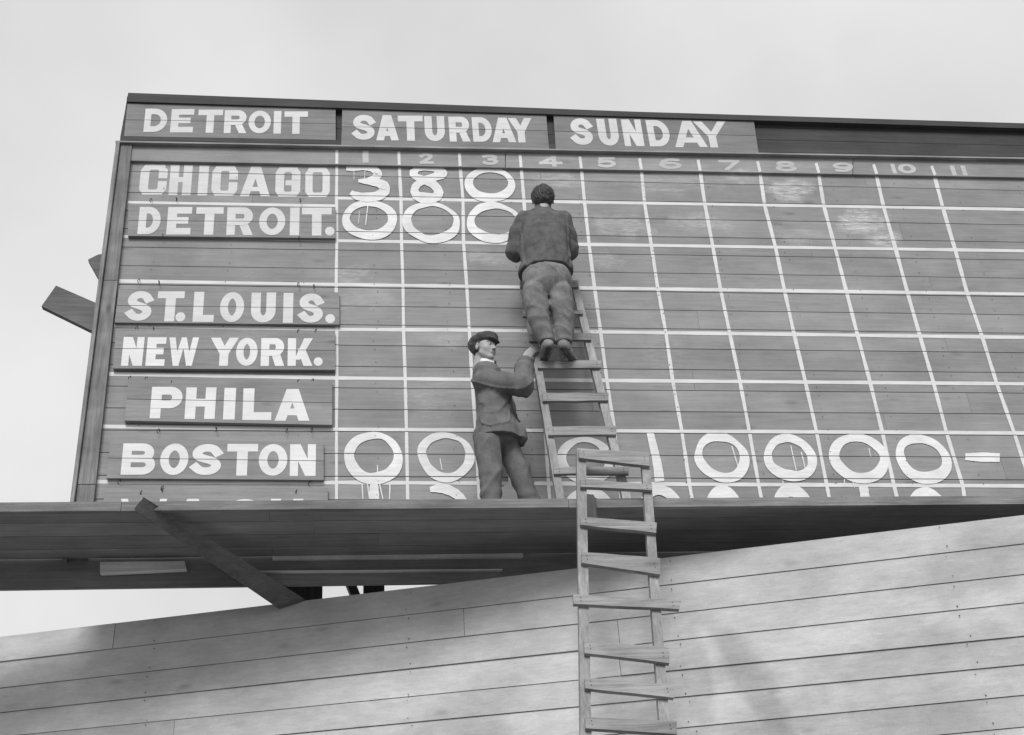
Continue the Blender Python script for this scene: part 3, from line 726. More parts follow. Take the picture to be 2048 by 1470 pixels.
# ================================================================== NAME BOARDS
def sign(name_lbl, corners, word_polys, Ys=-.032, mat=M_letter, joints=2, group=None, th=.03, bmat=None):
    """corners px: tl, tr, br, bl"""
    tl, tr, br, bl = corners
    P = [U(x, y, Ys) for x, y in corners]
    ctr = np.mean(P, 0); base = (ctr[0], Ys + th, min(P[2][2], P[3][2]))
    e = empty('name_board', base, label=name_lbl, cat='sign', group=group)
    for j in range(joints):
        t0, t1 = j / joints, (j + 1) / joints
        g0 = .0025 if j else 0; g1 = .0025 if j < joints - 1 else 0
        a = P[0] * (1 - t0) + P[3] * t0; b = P[1] * (1 - t0) + P[2] * t0; c = P[1] * (1 - t1) + P[2] * t1; d = P[0] * (1 - t1) + P[3] * t1
        f = [(d[0], Ys, d[2] + g1), (c[0], Ys, c[2] + g1), (b[0], Ys, b[2] - g0), (a[0], Ys, a[2] - g0)]
        MB().hexa(f, [(p[0], Ys + th, p[2]) for p in f]).make('plank', bmat or M_sign, e)
    # cleats behind
    for fx in (.15, .85):
        a = P[0] * (1 - fx) + P[1] * fx; d = P[3] * (1 - fx) + P[2] * fx
        zt, zb_ = a[2] - .03, d[2] + .03
        MB().box(a[0] - .03, a[0] + .03, Ys + th + .0002, max(Ys + th + .0012, -.0012) if Ys + th < -.0015 else Ys + th + .001, zb_, zt).make('cleat', M_dark, e)
    for ch, letter in word_polys:
        cut_ = []
        for pl in letter:
            pieces = [pl]
            for j in range(1, joints):
                t = j / joints; a = P[0] * (1 - t) + P[3] * t; b = P[1] * (1 - t) + P[2] * t
                B = (b[2] - a[2]) / (b[0] - a[0]); A = a[2] - B * a[0]; n2 = []
                for q in pieces:
                    u = clip(q, -B, 1, -A - .0025); d = clip(q, B, -1, A - .0025)
                    n2 += [x for x in (u, d) if len(x) > 2]
                pieces = n2
            cut_ += pieces
        paint_polys('full_stop' if ch == '.' else 'letter', cut_, Ys, mat, e, joints=False)
    return e
def W1(spec, fx, fy, yt, yt2, yb, yb2, Y=-.032, **k):
    return word([(c_, fx(a), fx(b)) for c_, a, b in spec], fy(yt), fy(yt2), fy(yb), fy(yb2), Y, **k)
GH = 'painted headings on top of the scoreboard'; GT = 'team name boards hung down the left side'
sign('grey heading board lettered DETROIT at the top left of the scoreboard', [(255, 207), (R1(1905), ZT(104)), (R1(1906), ZT(292)), (R1(667), ZT(270))],
     W1([('D', 785, 922), ('E', 940, 1076), ('T', 1098, 1245), ('R', 1253, 1388), ('O', 1395, 1528), ('I', 1545, 1585), ('T', 1605, 1743)], R1, ZT, 108, 127, 246, 258, tv=.33, th=.24), group=GH, bmat=M_headsign)
s2 = [('S', 130, 265), ('A', 268, 402), ('T', 398, 545), ('U', 553, 672), ('R', 695, 820), ('D', 832, 948), ('A', 943, 1086), ('Y', 1045, 1188)]
sign('grey heading board lettered SATURDAY above innings one to four', [(R2(72), ZT(112)), (R2(1264), ZT(133)), (R2(1282), ZT(346)), (R2(66), ZT(320))],
     W1(s2, R2, ZT, 143, 166, 292, 309, tv=.31, th=.23), group=GH, bmat=M_headsign)
s3 = [('S', R2(1403), R2(1541)), ('U', R2(1565), R2(1690)), ('N', R2(1710), R2(1832)), ('D', R2(1855), R2(1990)), ('A', R3(70), R3(270)), ('Y', R3(203), R3(402))]
sign('grey heading board lettered SUNDAY, last heading before bare planks', [(R2(1308), ZT(136)), (R3(546), ZT(160)), (R3(578), ZT(376)), (R2(1322), ZT(348))],
     word(s3, ZT(163), ZT(187), ZT(322), ZT(339), -.032, tv=.31, th=.23), group=GH, bmat=M_headsign)
sign('team board lettered DETROIT with a full stop, under painted CHICAGO', [(R1(693), ZT(673)), (R1(1905), ZT(684)), (R1(1906), ZT(867)), (R1(690), ZT(853))],
     W1([('D', 750, 884), ('E', 918, 1063), ('T', 1085, 1248), ('R', 1268, 1426), ('O', 1457, 1612), ('I', 1638, 1694), ('T', 1708, 1882), ('.', 1850, 1893)], R1, ZT, 684, 690, 845, 853, Y=-.034, tv=.34, th=.24), group=GT, Ys=-.034, joints=2)
sign('team board lettered ST.LOUIS. jutting past the first ruled line', [(R1(637), ZT(1163)), (R1(1927), ZT(1184)), (R1(1928), ZT(1372)), (R1(612), ZT(1360))],
     W1([('S', 678, 838), ('T', 858, 1019), ('.', 978, 1026), ('L', 1072, 1198), ('O', 1228, 1372), ('U', 1410, 1556), ('I', 1600, 1656), ('S', 1688, 1836), ('.', 1852, 1896)], R1, ZT, 1175, 1192, 1352, 1366, Y=-.036, tv=.33, th=.23), group=GT, Ys=-.036)
sign('team board lettered NEW YORK. between ST.LOUIS. and PHILA', [(R1(622), ZM(288)), (R1(1902), ZM(300)), (R1(1903), ZM(525)), (R1(602), ZM(517))],
     W1([('N', 655, 783), ('E', 797, 912), ('W', 925, 1103), ('Y', 1170, 1337), ('O', 1322, 1450), ('R', 1468, 1608), ('K', 1625, 1772), ('.', 1783, 1825)], R1, ZM, 334, 342, 503, 503, Y=-.04, tv=.33, th=.23), group=GT, Ys=-.04, mat=M_letter2)
sign('team board lettered PHILA, narrower than the boards above it', [(R1(695), ZM(573)), (R1(1887), ZM(592)), (R1(1886), ZM(848)), (R1(670), ZM(822))],
     W1([('P', 822, 1010), ('H', 1025, 1205), ('I', 1248, 1322), ('L', 1362, 1533), ('A', 1550, 1755)], R1, ZM, 624, 640, 808, 826, Y=-.044, tv=.35, th=.25), group=GT, Ys=-.044, mat=M_letter2, th=.036)
sign('team board lettered BOSTON without a full stop, above the walkway', [(R1(590), ZM(925)), (R1(1835), ZM(950)), (R1(1836), ZM(1170)), (R1(565), ZM(1160))],
     W1([('B', 653, 855), ('O', 877, 1046), ('S', 1057, 1244), ('T', 1268, 1450), ('O', 1455, 1624), ('N', 1638, 1790)], R1, ZM, 956, 962, 1140, 1148, Y=-.036, tv=.34, th=.24), group=GT, Ys=-.036, mat=M_letter2)
sign('team board lettered WASH, half hidden behind the walkway edge', [(R1(560), ZM(1210)), (R1(1860), ZM(1218)), (R1(1860), ZM(1470)), (R1(520), ZM(1466))],
     W1([('W', 640, 915), ('A', 960, 1170), ('S', 1270, 1470), ('H', 1525, 1715)], R1, ZM, 1281, 1281, 1462, 1462, Y=-.036, tv=.34, th=.24), group=GT, Ys=-.036, mat=M_letter2)

# ================================================================== WALKWAY
zf = float(U(1000, 1001, -.85)[2])
wk = empty('walkway', (1.5, -.4, zf - .2), label='long plank walkway fixed in front of the scoreboard, dark underneath', cat='walkway')
WX0, WX1 = -4.2, 8.6
ys = [-.83, -.625, -.42, -.215, -.052]
for i in range(4):
    for a, b in ((WX0, random.uniform(-.5, .5)), (None, random.uniform(3, 4.5)), (None, WX1)):
        if a is None: a = last
        last = b
        MB().box(a + .001, b - .001, ys[i] + .003, ys[i + 1] - .003, zf - .035, zf).make('plank', M_soffit, wk)
segs = [WX0, -1.4, 1.62, 5.0, WX1]
for a, b in zip(segs[:-1], segs[1:]):
    dz = random.uniform(-.002, .002); T = U(140, 1004.3, -.872); T2 = U(2000, 991, -.872); Bk = (T2[2] - T[2]) / (T2[0] - T[0])
    zt_ = lambda x: T[2] + Bk * (x - T[0]) + dz
    a += .0015; b -= .0015
    MB().hexa([(a, -.872, zt_(a) - .068), (b, -.872, zt_(b) - .068), (b, -.872, zt_(b)), (a, -.872, zt_(a))],
              [(a, -.832, zt_(a) - .068), (b, -.832, zt_(b) - .068), (b, -.832, zt_(b)), (a, -.832, zt_(a))]).make('fascia_board', M_fascia, wk)
# beams below, against the board foot
zs = float(U(900, 1113, -.03)[2]); zb2 = float(U(900, 1141, -.03)[2]); zb3 = float(U(900, 1166, -.03)[2])
MB().box(WX0, WX1, -.028, -.002, zb3, zs + .03).make('ledger_beam', M_soffit, wk)
for (xa, xb, ya, yb, hh) in [(545, 1046, 1113, 1107, 3.2), (505, 1005, 1141, 1136, 1.2)]:  # thin added strips, coloured pale for light caught along the beam edges
    pa_, pb_ = U(xa, ya + 2, -.06), U(xb, yb + 3, -.06); h = hh * 2 / 225
    MB().hexa([(pa_[0], -.06, pa_[2] - h / 2), (pb_[0], -.06, pb_[2] - h / 2), (pb_[0], -.06, pb_[2] + h / 2), (pa_[0], -.06, pa_[2] + h / 2)],
              [(pa_[0], -.03, pa_[2] - h / 2), (pb_[0], -.03, pb_[2] - h / 2), (pb_[0], -.03, pb_[2] + h / 2), (pa_[0], -.03, pa_[2] + h / 2)]).make('pale_strip', M_pale_lit, wk)
P = [U(x, y, -.09) for x, y in [(200, 1146), (373, 1138), (369, 1122), (200, 1124)]]
MB().prism([(p[0], -.09, p[2]) for p in P], np.array([0, .05, 0])).make('pale_strip', M_pale_lit, wk, label='pale short plank under the left end')
# knee brace crossing the front at the left, stub post by the ladder
P = [U(x, y, -.9) for x, y in [(283, 995), (303, 1001), (330, 1010), (560, 1165), (600, 1215), (552, 1208), (480, 1165), (268, 1018), (271, 1000)]]
fr = [U(268, 1018, -.965), U(287, 994, -.965), U(606, 1196, .1), U(552, 1212, .1)]
MB().hexa(fr, [p + np.array([0.02, .055, 0.0]) for p in fr]).make('brace', M_braced, wk)
P = [U(x, y, -.90) for x, y in [(1173, 1040), (1193, 1038), (1192, 1000), (1187, 990), (1171, 988)]]
MB().prism([(p[0], -.905, p[2]) for p in P], np.array([0, .032, 0])).make('post_stub', M_darkz, wk)

# ================================================================== FENCE WALL
WA = U(1450, 1104, -.60); wang = math.radians(14.0)
wd = np.array([math.cos(wang), -math.sin(wang), 0]); wn = np.array([-math.sin(wang), -math.cos(wang), 0])   # along to the right, outward to camera
def UW(x, y): return UP(x, y, WA, wn)
def WS(p): return float(np.dot(p - WA, wd)), float(p[2])
fence_e = empty('plank_fence', (float(WA[0]), float(WA[1]), gz), label='tall weathered plank fence passing under the walkway in front of posts', cat='fence')
wl = []
for a, b in [((430, 1222), (2000, 1035)), ((660, 1248), (2003, 1093)), ((660, 1303), (2003, 1154)), ((660, 1355), (2003, 1211)), ((691, 1406), (2003, 1277)), ((700, 1457), (2003, 1334))]:
    s0, z0 = WS(UW(*a)); s1, z1 = WS(UW(*b)); B = (z1 - z0) / (s1 - s0); wl.append([z0 - B * s0, B])
print('fence', wl)
pitch = (wl[0][0] - wl[5][0]) / 5
while wl[-1][0] > gz + .1: wl.append([wl[-1][0] - pitch, wl[-1][1] * .75])
S0, S1 = -14.0, 7.0
sj = {2: [WS(UW(1238, 1270))[0]], 3: [WS(UW(1239, 1320))[0]], 0: [2.6, -4.5], 1: [-1.9, 3.4]}
def wpt(s, z, d): return WA * np.array([1, 1, 0]) + wd * s + wn * d + np.array([0, 0, z])
for i in range(len(wl) - 1):
    cuts = sorted(sj.get(i, [random.uniform(-4, -1), random.uniform(1.0, 5)]) + [-8.6 + random.uniform(-1, 1)])
    ss = [S0] + cuts + [S1]
    for a, b in zip(ss[:-1], ss[1:]):
        tb = random.uniform(.004, .012); tt = random.uniform(-.003, .002)
        f = []
        for s, k, d in ((a + .0015, 1, tb), (b - .0015, 1, tb), (b - .0015, 0, tt), (a + .0015, 0, tt)):
            z = wl[i + k][0] + wl[i + k][1] * s + (.002 if k else -.0015); f.append(wpt(s, z, d))
        bk = [p - wn * (.024 + (tb if j < 2 else tt)) for j, p in enumerate(f)]
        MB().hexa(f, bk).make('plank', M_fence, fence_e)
z0 = wl[0][0]
s = S0 + .3
while s < S1:
    zt = wl[0][0] + wl[0][1] * s - .05
    f = [wpt(s - .05, gz, -.03), wpt(s + .05, gz, -.03), wpt(s + .05, zt, -.03), wpt(s - .05, zt, -.03)]
    MB().hexa(f, [p - wn * .1 for p in f]).make('post', M_darkz, fence_e); s += 1.9

# nail heads: far too small to pick apart, joined into one part each
nb_ = MB()
r2_ = random.Random(3)
def nailhead(mb, p, n_, r, seg=5):
    n_ = unit(n_); a = unit(np.cross(n_, [.1, .2, 1])); b = np.cross(n_, a); p = np.asarray(p) + n_ * .0012
    mb.add([p + r * (math.cos(2 * math.pi * k / seg) * a + math.sin(2 * math.pi * k / seg) * b) for k in range(seg)], [list(range(seg))])
for i in range(len(wl) - 1):
    s = S0 + .3
    while s < S1:
        for fz in (.16, .84):
            z = wl[i][0] * (1 - fz) + wl[i + 1][0] * fz + wl[i][1] * s
            nailhead(nb_, wpt(s + r2_.uniform(-.025, .025), z + r2_.uniform(-.012, .012), .0125), wn, r2_.uniform(.004, .006))
        s += 1.9
nb_.make('nail_heads', M_iron, fence_e, kind='stuff')
nb_ = MB()
for ja, jb in courses:
    x = XL + .35
    while x < XR:
        for t in (.2, .8):
            if r2_.random() < .8: nailhead(nb_, (x + r2_.uniform(-.02, .02), -.0065, rowz(ja + (jb - ja) * t, x)), (0, -1, 0), r2_.uniform(.0035, .0055))
        x += .61
nb_.make('nail_heads', M_iron, sb, kind='stuff')

# ================================================================== LADDERS
def ladder(label, pt, lean, rails, rungs, mrail, mrung, z_end, th_rail=.05, th_rung=.022, top_ext=None):
    n = unit([0, -math.cos(lean), math.sin(lean)])     # faces the camera and slightly up
    up = unit([0, math.sin(lean), math.cos(lean)])
    e = empty('ladder', (float(pt[0]), float(pt[1]), z_end), label=label, cat='ladder', group='rough nailed wooden ladders')
    for (tl, tr, bl, br, ztop) in rails:
        A, B, C_, D = [UP(x, y, pt, n) for x, y in (bl, br, tr, tl)]
        def ext(lo, hi, z):
            t = (z - lo[2]) / (hi[2] - lo[2]); return lo + (hi - lo) * t
        w0 = B - A; w1 = C_ - D
        lo_c = (A + B) / 2; hi_c = (C_ + D) / 2; wv = (w0 + w1) / 2
        a = ext(lo_c, hi_c, z_end); b = ext(lo_c, hi_c, ztop) if ztop is not None else hi_c
        f = [a - wv / 2, a + wv / 2, b + wv / 2, b - wv / 2]
        MB().hexa(f, [p - n * th_rail for p in f]).make('rail', mrail, e)
    for q in rungs:
        P = [UP(x, y, pt + n * .003, n) for x, y in q]
        # give the slat a hand-sawn outline
        P2 = []
        for j in range(4):
            a, b = P[j], P[(j + 1) % 4]
            for t in (0, .25, .5, .75):
                P2.append(a * (1 - t) + b * t + up * random.uniform(-.004, .004) * (t > 0))
        MB().prism([p for p in P2], n * th_rung).make('rung', mrung, e)
        for cx in (.07, .93):
            m = (P[0] * (1 - cx) + P[1] * cx + P[3] * (1 - cx) + P[2] * cx) / 2
            for dz in (-.012, .014):
                c0 = m + up * dz + n * (th_rung - .001)
                MB().tube([c0, c0 + n * .0025], .004, 6).make('nail', M_iron, e)
    return e, n, up
# far ladder, on the walkway, leaning on the board
LEAN1 = math.radians(14)
pt1 = np.array([1.7, -.76, zf])
r5 = lambda x, y: (x / 2.926 + 660, y / 2.926 + 640)
rung = lambda x0, x1, yl0, yl1, yr0, yr1: [r5(x0, yl1), r5(x1, yr1), r5(x1, yr0), r5(x0, yl0)]
rl = [((1040, 560), (1054, 560), r5(1319, 1000), r5(1365, 1000), None), ((1141, 560), (1155, 560), r5(1703, 1000), r5(1752, 1000), None)]
rungs1 = [rung(1215, 1585, 252, 292, 246, 290), rung(1243, 1628, 437, 486, 437, 482), rung(1276, 1674, 636, 686, 630, 682), rung(1308, 1746, 872, 912, 872, 912),
          rung(1164, 1526, 92, 134, 88, 127), rung(1128, 1478, 1300 - 1346, 1336 - 1346, 1300 - 1346, 1320 - 1346), [(1040, 578), (1156, 577), (1156, 565), (1040, 566)]]
lad1, n1, up1 = ladder('ladder standing on the walkway and leaning on the board under the man', pt1, LEAN1, rl, rungs1, M_lad, M_rung, zf + .001)
def UL1(x, y, off=0.0): return UP(x, y, pt1 + n1 * off, n1)
# near ladder, leaning on the walkway edge
LEAN2 = math.radians(15)
pt2 = U(1160, 1003, -.925); pt2 = np.array([pt2[0], -.925, pt2[2]])
rl2 = [((1153, 896), (1172, 896), (1161, 1430), (1182, 1430), None), ((1282, 905), (1299, 905), (1318, 1430), (1338, 1430), None)]
L2 = [[(1157, 921), (1298, 937), (1297, 911), (1157, 902)], [(1160, 979), (1302, 986), (1303, 975), (1160, 963)], [(1160, 1055), (1311, 1071), (1312, 1051), (1160, 1039)],
      [(1162, 1131), (1319, 1155), (1319, 1122), (1162, 1110)], [(1146, 1213), (1357, 1224), (1361, 1206), (1145, 1194)], [(1168, 1312), (1337, 1332), (1337, 1301), (1167, 1286)], [(1169, 1382), (1346, 1401), (1346, 1374), (1168, 1361)]]
for k in range(1, 9):
    y = 1372 + 78 * k; L2.append([(1169 + k, y + 12), (1348 + 4 * k, y + 24), (1348 + 4 * k, y - 2), (1168 + k, y - 10)])
lad2, n2, up2 = ladder('nearer ladder with crooked rungs leaning on the walkway edge before the fence', pt2, LEAN2, rl2, L2, M_lad, M_rung, gz + .001, th_rail=.055, th_rung=.03)

# ================================================================== PEOPLE: bodies and clothes grown from distance fields
F32 = np.float32
def _n(P, freq, seed, warp=.6):
    r = np.random.default_rng(seed); v = np.zeros(len(P), F32)
    w = np.sin(P @ r.normal(size=3).astype(F32) * freq * .6 + r.uniform(0, 6)) * warp
    for k in range(6):
        d = r.normal(size=3); d = d / np.linalg.norm(d) * freq * r.uniform(.6, 1.5)
        v += np.sin(P @ d.astype(F32) + r.uniform(0, 6) + w * 2)
    return v / 3.2
def cap(a, b, ra, rb=None):
    a = np.array(a, F32); b = np.array(b, F32); rb = ra if rb is None else rb; ab = b - a; L2_ = float(ab @ ab) + 1e-9
    def f(P):
        t = np.clip((P - a) @ ab / L2_, 0, 1); q = P - a - t[:, None] * ab
        return np.sqrt((q * q).sum(1)) - (ra + (rb - ra) * t)
    return f
def chain(pts, rs, k=.02):
    fs = [cap(pts[i], pts[i + 1], rs[i], rs[i + 1]) for i in range(len(pts) - 1)]
    return uni(fs, k)
def ell(c, r, R=None):
    c = np.array(c, F32); r = np.array(r, F32); R = None if R is None else np.array(R, F32)
    def f(P):
        q = P - c
        if R is not None: q = q @ R
        k0 = np.sqrt(((q / r) ** 2).sum(1)); k1 = np.sqrt(((q / (r * r)) ** 2).sum(1)) + 1e-6
        return k0 * (k0 - 1) / k1
    return f
def smin(a, b, k):
    h = np.clip(.5 + .5 * (b - a) / k, 0, 1); return b * (1 - h) + a * h - k * h * (1 - h)
def uni(fs, k=.02):
    def f(P):
        d = fs[0](P)
        for g_ in fs[1:]: d = smin(d, g_(P), k)
        return d
    return f
def sub(f1, f2, k=.008):
    def f(P):
        a, b = f1(P), -f2(P); h = np.clip(.5 - .5 * (b - a) / k, 0, 1)
        return a * (1 - (1 - h)) + b * (1 - h) + k * h * (1 - h) if False else -smin(-a, -b, k)
    return f
def cut(f1, p, n):          # keep the side where (P-p).n < 0
    p = np.array(p, F32); n = unit(n).astype(F32)
    return lambda P: np.maximum(f1(P), (P - p) @ n)
def loft(st, side, up=(0, 0, 1)):
    """stations (centre, half width along side, half depth) from low to high"""
    up = unit(up); side = unit(np.array(side) - up * np.dot(side, up)); fw = np.cross(up, side)
    C = np.array([s[0] for s in st], float); hh = C @ up
    A = np.array([s[1] for s in st]); B = np.array([s[2] for s in st])
    cs = C @ side; cf = C @ fw; side = side.astype(F32); up_ = up.astype(F32); fw = fw.astype(F32)
    def f(P):
        h = P @ up_; hc = np.clip(h, hh[0], hh[-1])
        a = np.interp(hc, hh, A); b = np.interp(hc, hh, B)
        u = P @ side - np.interp(hc, hh, cs); v = P @ fw - np.interp(hc, hh, cf)
        q = (np.sqrt(np.sqrt((u / a) ** 2 + (v / b) ** 2) ** 2 + 1e-8) - 1) * np.minimum(a, b)
        ax = np.maximum(hh[0] - h, h - hh[-1])
        return np.where(ax > 0, np.sqrt(np.maximum(q, 0) ** 2 + ax ** 2) - 0, np.maximum(q, ax)).astype(F32)
    return f
def surf(f, lo, hi, h):
    """surface nets"""
    lo = np.array(lo, float) - 2 * h; hi = np.array(hi, float) + 2 * h
    n = np.maximum(((hi - lo) / h).astype(int) + 1, 3)
    xs, ys_, zs_ = [np.float32(lo[i]) + np.arange(n[i], dtype=F32) * F32(h) for i in range(3)]
    V = np.empty(n, F32)
    yy, zz = np.meshgrid(ys_, zs_, indexing='ij'); yy = yy.ravel(); zz = zz.ravel()
    for i0 in range(0, n[0], 8):
        xx = xs[i0:i0 + 8]
        P = np.stack([np.repeat(xx, len(yy)), np.tile(yy, len(xx)), np.tile(zz, len(xx))], 1)
        V[i0:i0 + 8] = f(P).reshape(len(xx), n[1], n[2])
    S = V < 0
    c = [S[i:n[0] - 1 + i, j:n[1] - 1 + j, k:n[2] - 1 + k] for i in (0, 1) for j in (0, 1) for k in (0, 1)]
    cnt = sum(a.astype(np.int8) for a in c); cell = (cnt > 0) & (cnt < 8)
    idx = -np.ones(cell.shape, int); I = np.argwhere(cell); idx[cell] = np.arange(len(I))
    acc = np.zeros((len(I), 3)); num = np.zeros(len(I))
    corners = [(i, j, k) for i in (0, 1) for j in (0, 1) for k in (0, 1)]
    for a in range(8):
        for b in range(a + 1, 8):
            ca, cb = np.array(corners[a]), np.array(corners[b])
            if np.abs(ca - cb).sum() != 1: continue
            va = V[tuple((I + ca).T)]; vb = V[tuple((I + cb).T)]; m = (va < 0) != (vb < 0)
            t = np.where(m, va / np.where(m, va - vb, 1), 0)
            p = ca + (cb - ca) * t[:, None]; acc += p * m[:, None]; num += m
    verts = lo + (I + acc / num[:, None]) * h
    faces = []
    for ax in range(3):
        sl0 = [slice(1, -1)] * 3; sl1 = [slice(1, -1)] * 3
        sl0[ax] = slice(0, -1); sl1[ax] = slice(1, None)
        A_, B_ = S[tuple(sl0)], S[tuple(sl1)]
        E = np.argwhere(A_ != B_); sg = A_[tuple(E.T)]
        base = E + 1; base[:, ax] -= 1
        u, v = (ax + 1) % 3, (ax + 2) % 3; du = np.eye(3, dtype=int)[u]; dv = np.eye(3, dtype=int)[v]
        q = np.stack([idx[tuple((base - du - dv).T)], idx[tuple((base - dv).T)], idx[tuple(base.T)], idx[tuple((base - du).T)]], 1)
        q[~sg] = q[~sg][:, ::-1]
        faces.append(q)
    F = np.concatenate(faces); F = F[(F >= 0).all(1)]
    return verts, F
def grown(name, f, pts, pad, h, mat, parent, extra=None, pick=None, **k):
    P = np.array(pts, float); v, F = surf(f, P.min(0) - pad, P.max(0) + pad, h)
    if extra:
        vs, fs = [v], [F]; n = len(v)
        for (v2, F2) in extra: vs.append(v2); fs.append(F2 + n); n += len(v2)
        v = np.concatenate(vs); F = np.concatenate(fs)
    o = mesh_obj(name, v, F, mat, parent, smooth=True, **k)
    if pick is not None:
        cen = v[F].mean(1); o.data.polygons.foreach_set('material_index', pick(cen).astype(np.int32)); o.data.update()
    return o

def head_frame(c, fwd, roll=0.0):
    f_ = unit(fwd); r_ = unit(np.cross(f_, [0, 0, 1])); u_ = np.cross(r_, f_)
    M = np.stack([r_, f_, u_], 1)            # local (right, forward, up) -> world
    cr, sr = math.cos(roll), math.sin(roll)
    M = M @ np.array([[cr, 0, sr], [0, 1, 0], [-sr, 0, cr]])
    return np.array(c, float), M
def in_frame(f, c, M):
    k_ = float(np.linalg.norm(M[:, 0]))
    if abs(k_ - 1) > 1e-4: M = M / k_; return (lambda P, c=c.astype(F32), M=M.astype(F32): f((P - c) @ M / k_) * k_)
    c = c.astype(F32); M = M.astype(F32)
    return lambda P: f((P - c) @ M)
def head_sdf(neck=(0, -.05, -.15), s=1.0):
    fs = [ell((0, -.012, .035), (.073, .093, .085)), ell((0, .030, -.030), (.060, .060, .078)), cap((0, .070, -.092), (0, .066, -.086), .020),
          cap((-.048, .008, -.050), (-.016, .060, -.092), .012), cap((.048, .008, -.050), (.016, .060, -.092), .012),
          ell((-.040, .052, -.020), (.022, .022, .022)), ell((.040, .052, -.020), (.022, .022, .022))]
    d = uni(fs, .022)
    d = uni([d, cap((-.030, .076, .034), (-.010, .083, .030), .009), cap((.030, .076, .034), (.010, .083, .030), .009)], .012)
    for sx in (-1, 1):
        d = sub(d, ell((sx * .031, .098, .012), (.017, .014, .0115)), .009)
        d = uni([d, ell((sx * .031, .0745, .011), (.0125, .0125, .0105))], .002)
    nose = uni([cap((0, .083, .018), (0, .104, -.022), .0065, .0105), ell((-.010, .094, -.026), (.008, .010, .007)), ell((.010, .094, -.026), (.008, .010, .007))], .006)
    d = uni([d, nose], .008)
    d = sub(d, cap((-.018, .098, -.0545), (.018, .098, -.0545), .0035), .003)
    d = uni([d, cap((-.016, .0865, -.0495), (.016, .0865, -.0495), .0055)], .005)
    d = uni([d, cap((-.014, .085, -.0605), (.014, .085, -.0605), .0065)], .005)
    d = uni([d, cap((0, -.030, -.045), neck, .046, .050)], .02)
    for sx in (-1, 1):
        R = np.array([[math.cos(.35 * sx), math.sin(.35 * sx), 0], [-math.sin(.35 * sx), math.cos(.35 * sx), 0], [0, 0, 1]])
        ear = sub(ell((sx * .077, -.010, .000), (.010, .020, .032), R), ell((sx * .088, -.005, .004), (.009, .012, .019), R), .004)
        d = uni([d, ear], .004)
    return d
def pick_face(c, M):
    def g_(C):
        q = (C - c) @ M / float(np.sum(M[:, 0] ** 2)); m = np.zeros(len(q), int)
        ax = np.abs(q[:, 0])
        lips = (ax < .021) & (q[:, 1] > .078) & (q[:, 2] < -.0475) & (q[:, 2] > -.0635); m[lips] = 1
        mo = (ax < .016) & (q[:, 1] > .07) & (np.abs(q[:, 2] + .055) < .0014); m[mo] = 2
        eye = ((ax - .031) ** 2 / .0118 ** 2 + (q[:, 2] - .011) ** 2 / .0056 ** 2 < 1) & (q[:, 1] > .06); m[eye] = 3
        iris = ((ax - .031 + .001) ** 2 + (q[:, 2] - .0112) ** 2 < .0062 ** 2) & (q[:, 1] > .06); m[iris] = 2
        lid = ((ax - .031) ** 2 / .0145 ** 2 + (q[:, 2] - .0135) ** 2 / .0065 ** 2 < 1) & (q[:, 2] > .0155) & (q[:, 1] > .06); m[lid] = 2
        brow = (np.abs(q[:, 2] - .0345 + (ax - .028) ** 2 * 9) < .0042) & (ax > .010) & (ax < .047) & (q[:, 1] > .05); m[brow] = 4
        nos = (np.abs(ax - .006) < .0018) & (q[:, 2] < -.028) & (q[:, 2] > -.036) & (q[:, 1] > .088); m[nos] = 2
        return m
    return g_
FACE_MATS = [M_skin, M_lip, M_eye, M_eyew, M_hair]
def hand_sdf(wrist, knuckle, across, normal, curl, sc=1.0, thumb_side=1, grip=1.0):
    """palm from wrist to knuckles; fingers curl round towards -normal (the palm side)"""
    wrist = np.array(wrist, float); knuckle = np.array(knuckle, float); d0 = unit(knuckle - wrist); ac = unit(np.array(across) - d0 * np.dot(across, d0)); nn = np.cross(d0, ac)
    if np.dot(nn, normal) < 0: nn = -nn
    parts = []
    mid = (wrist + knuckle) / 2; R = np.stack([ac, d0, nn], 1); Lp = np.linalg.norm(knuckle - wrist)
    parts.append(ell(mid, (.040 * sc, Lp * .56, .016 * sc), R)); parts.append(cap(wrist - d0 * .03 * sc, wrist + d0 * .01, .024 * sc, .022 * sc))
    palm = uni(parts, .015)
    fingers = []; pts = [wrist, knuckle]
    for i, (ln, rr) in enumerate([(.070, .0088), (.080, .0092), (.075, .0088), (.060, .0078)]):
        off = (i - 1.5) * .0195 * sc; p = knuckle + ac * off - d0 * (.006 * abs(i - 1.2)); P_ = [p - d0 * .015]; a = 0
        P_.append(p)
        seglen = [ln * .45 * sc, ln * .32 * sc, ln * .26 * sc]
        for s_, cu in zip(seglen, curl):
            a += cu; p = p + (d0 * math.cos(a) - nn * math.sin(a)) * s_; P_.append(p)
        fingers.append(chain(P_, [.0095 * sc, .0098 * sc, rr * sc, rr * .92 * sc, rr * .78 * sc], .003)); pts += P_
    t0 = wrist + d0 * Lp * .25 + ac * (-.028 * sc * thumb_side); t1 = t0 + unit(-ac * thumb_side * .8 + d0 * .8 - nn * .5) * .038 * sc
    t2 = t1 + unit(-ac * thumb_side * .1 + d0 * .8 - nn * .8 * grip) * .030 * sc; t3 = t2 + unit(ac * thumb_side * .3 + d0 * .5 - nn * grip) * .024 * sc
    th = chain([t0, t1, t2, t3], [.014 * sc, .0115 * sc, .0100 * sc, .0085 * sc], .004); pts += [t1, t3]
    fs = [palm, th] + fingers
    def f(P):
        d = fs[0](P)
        for g_ in fs[1:]: d = smin(d, g_(P), .0045)
        return d
    return f, pts
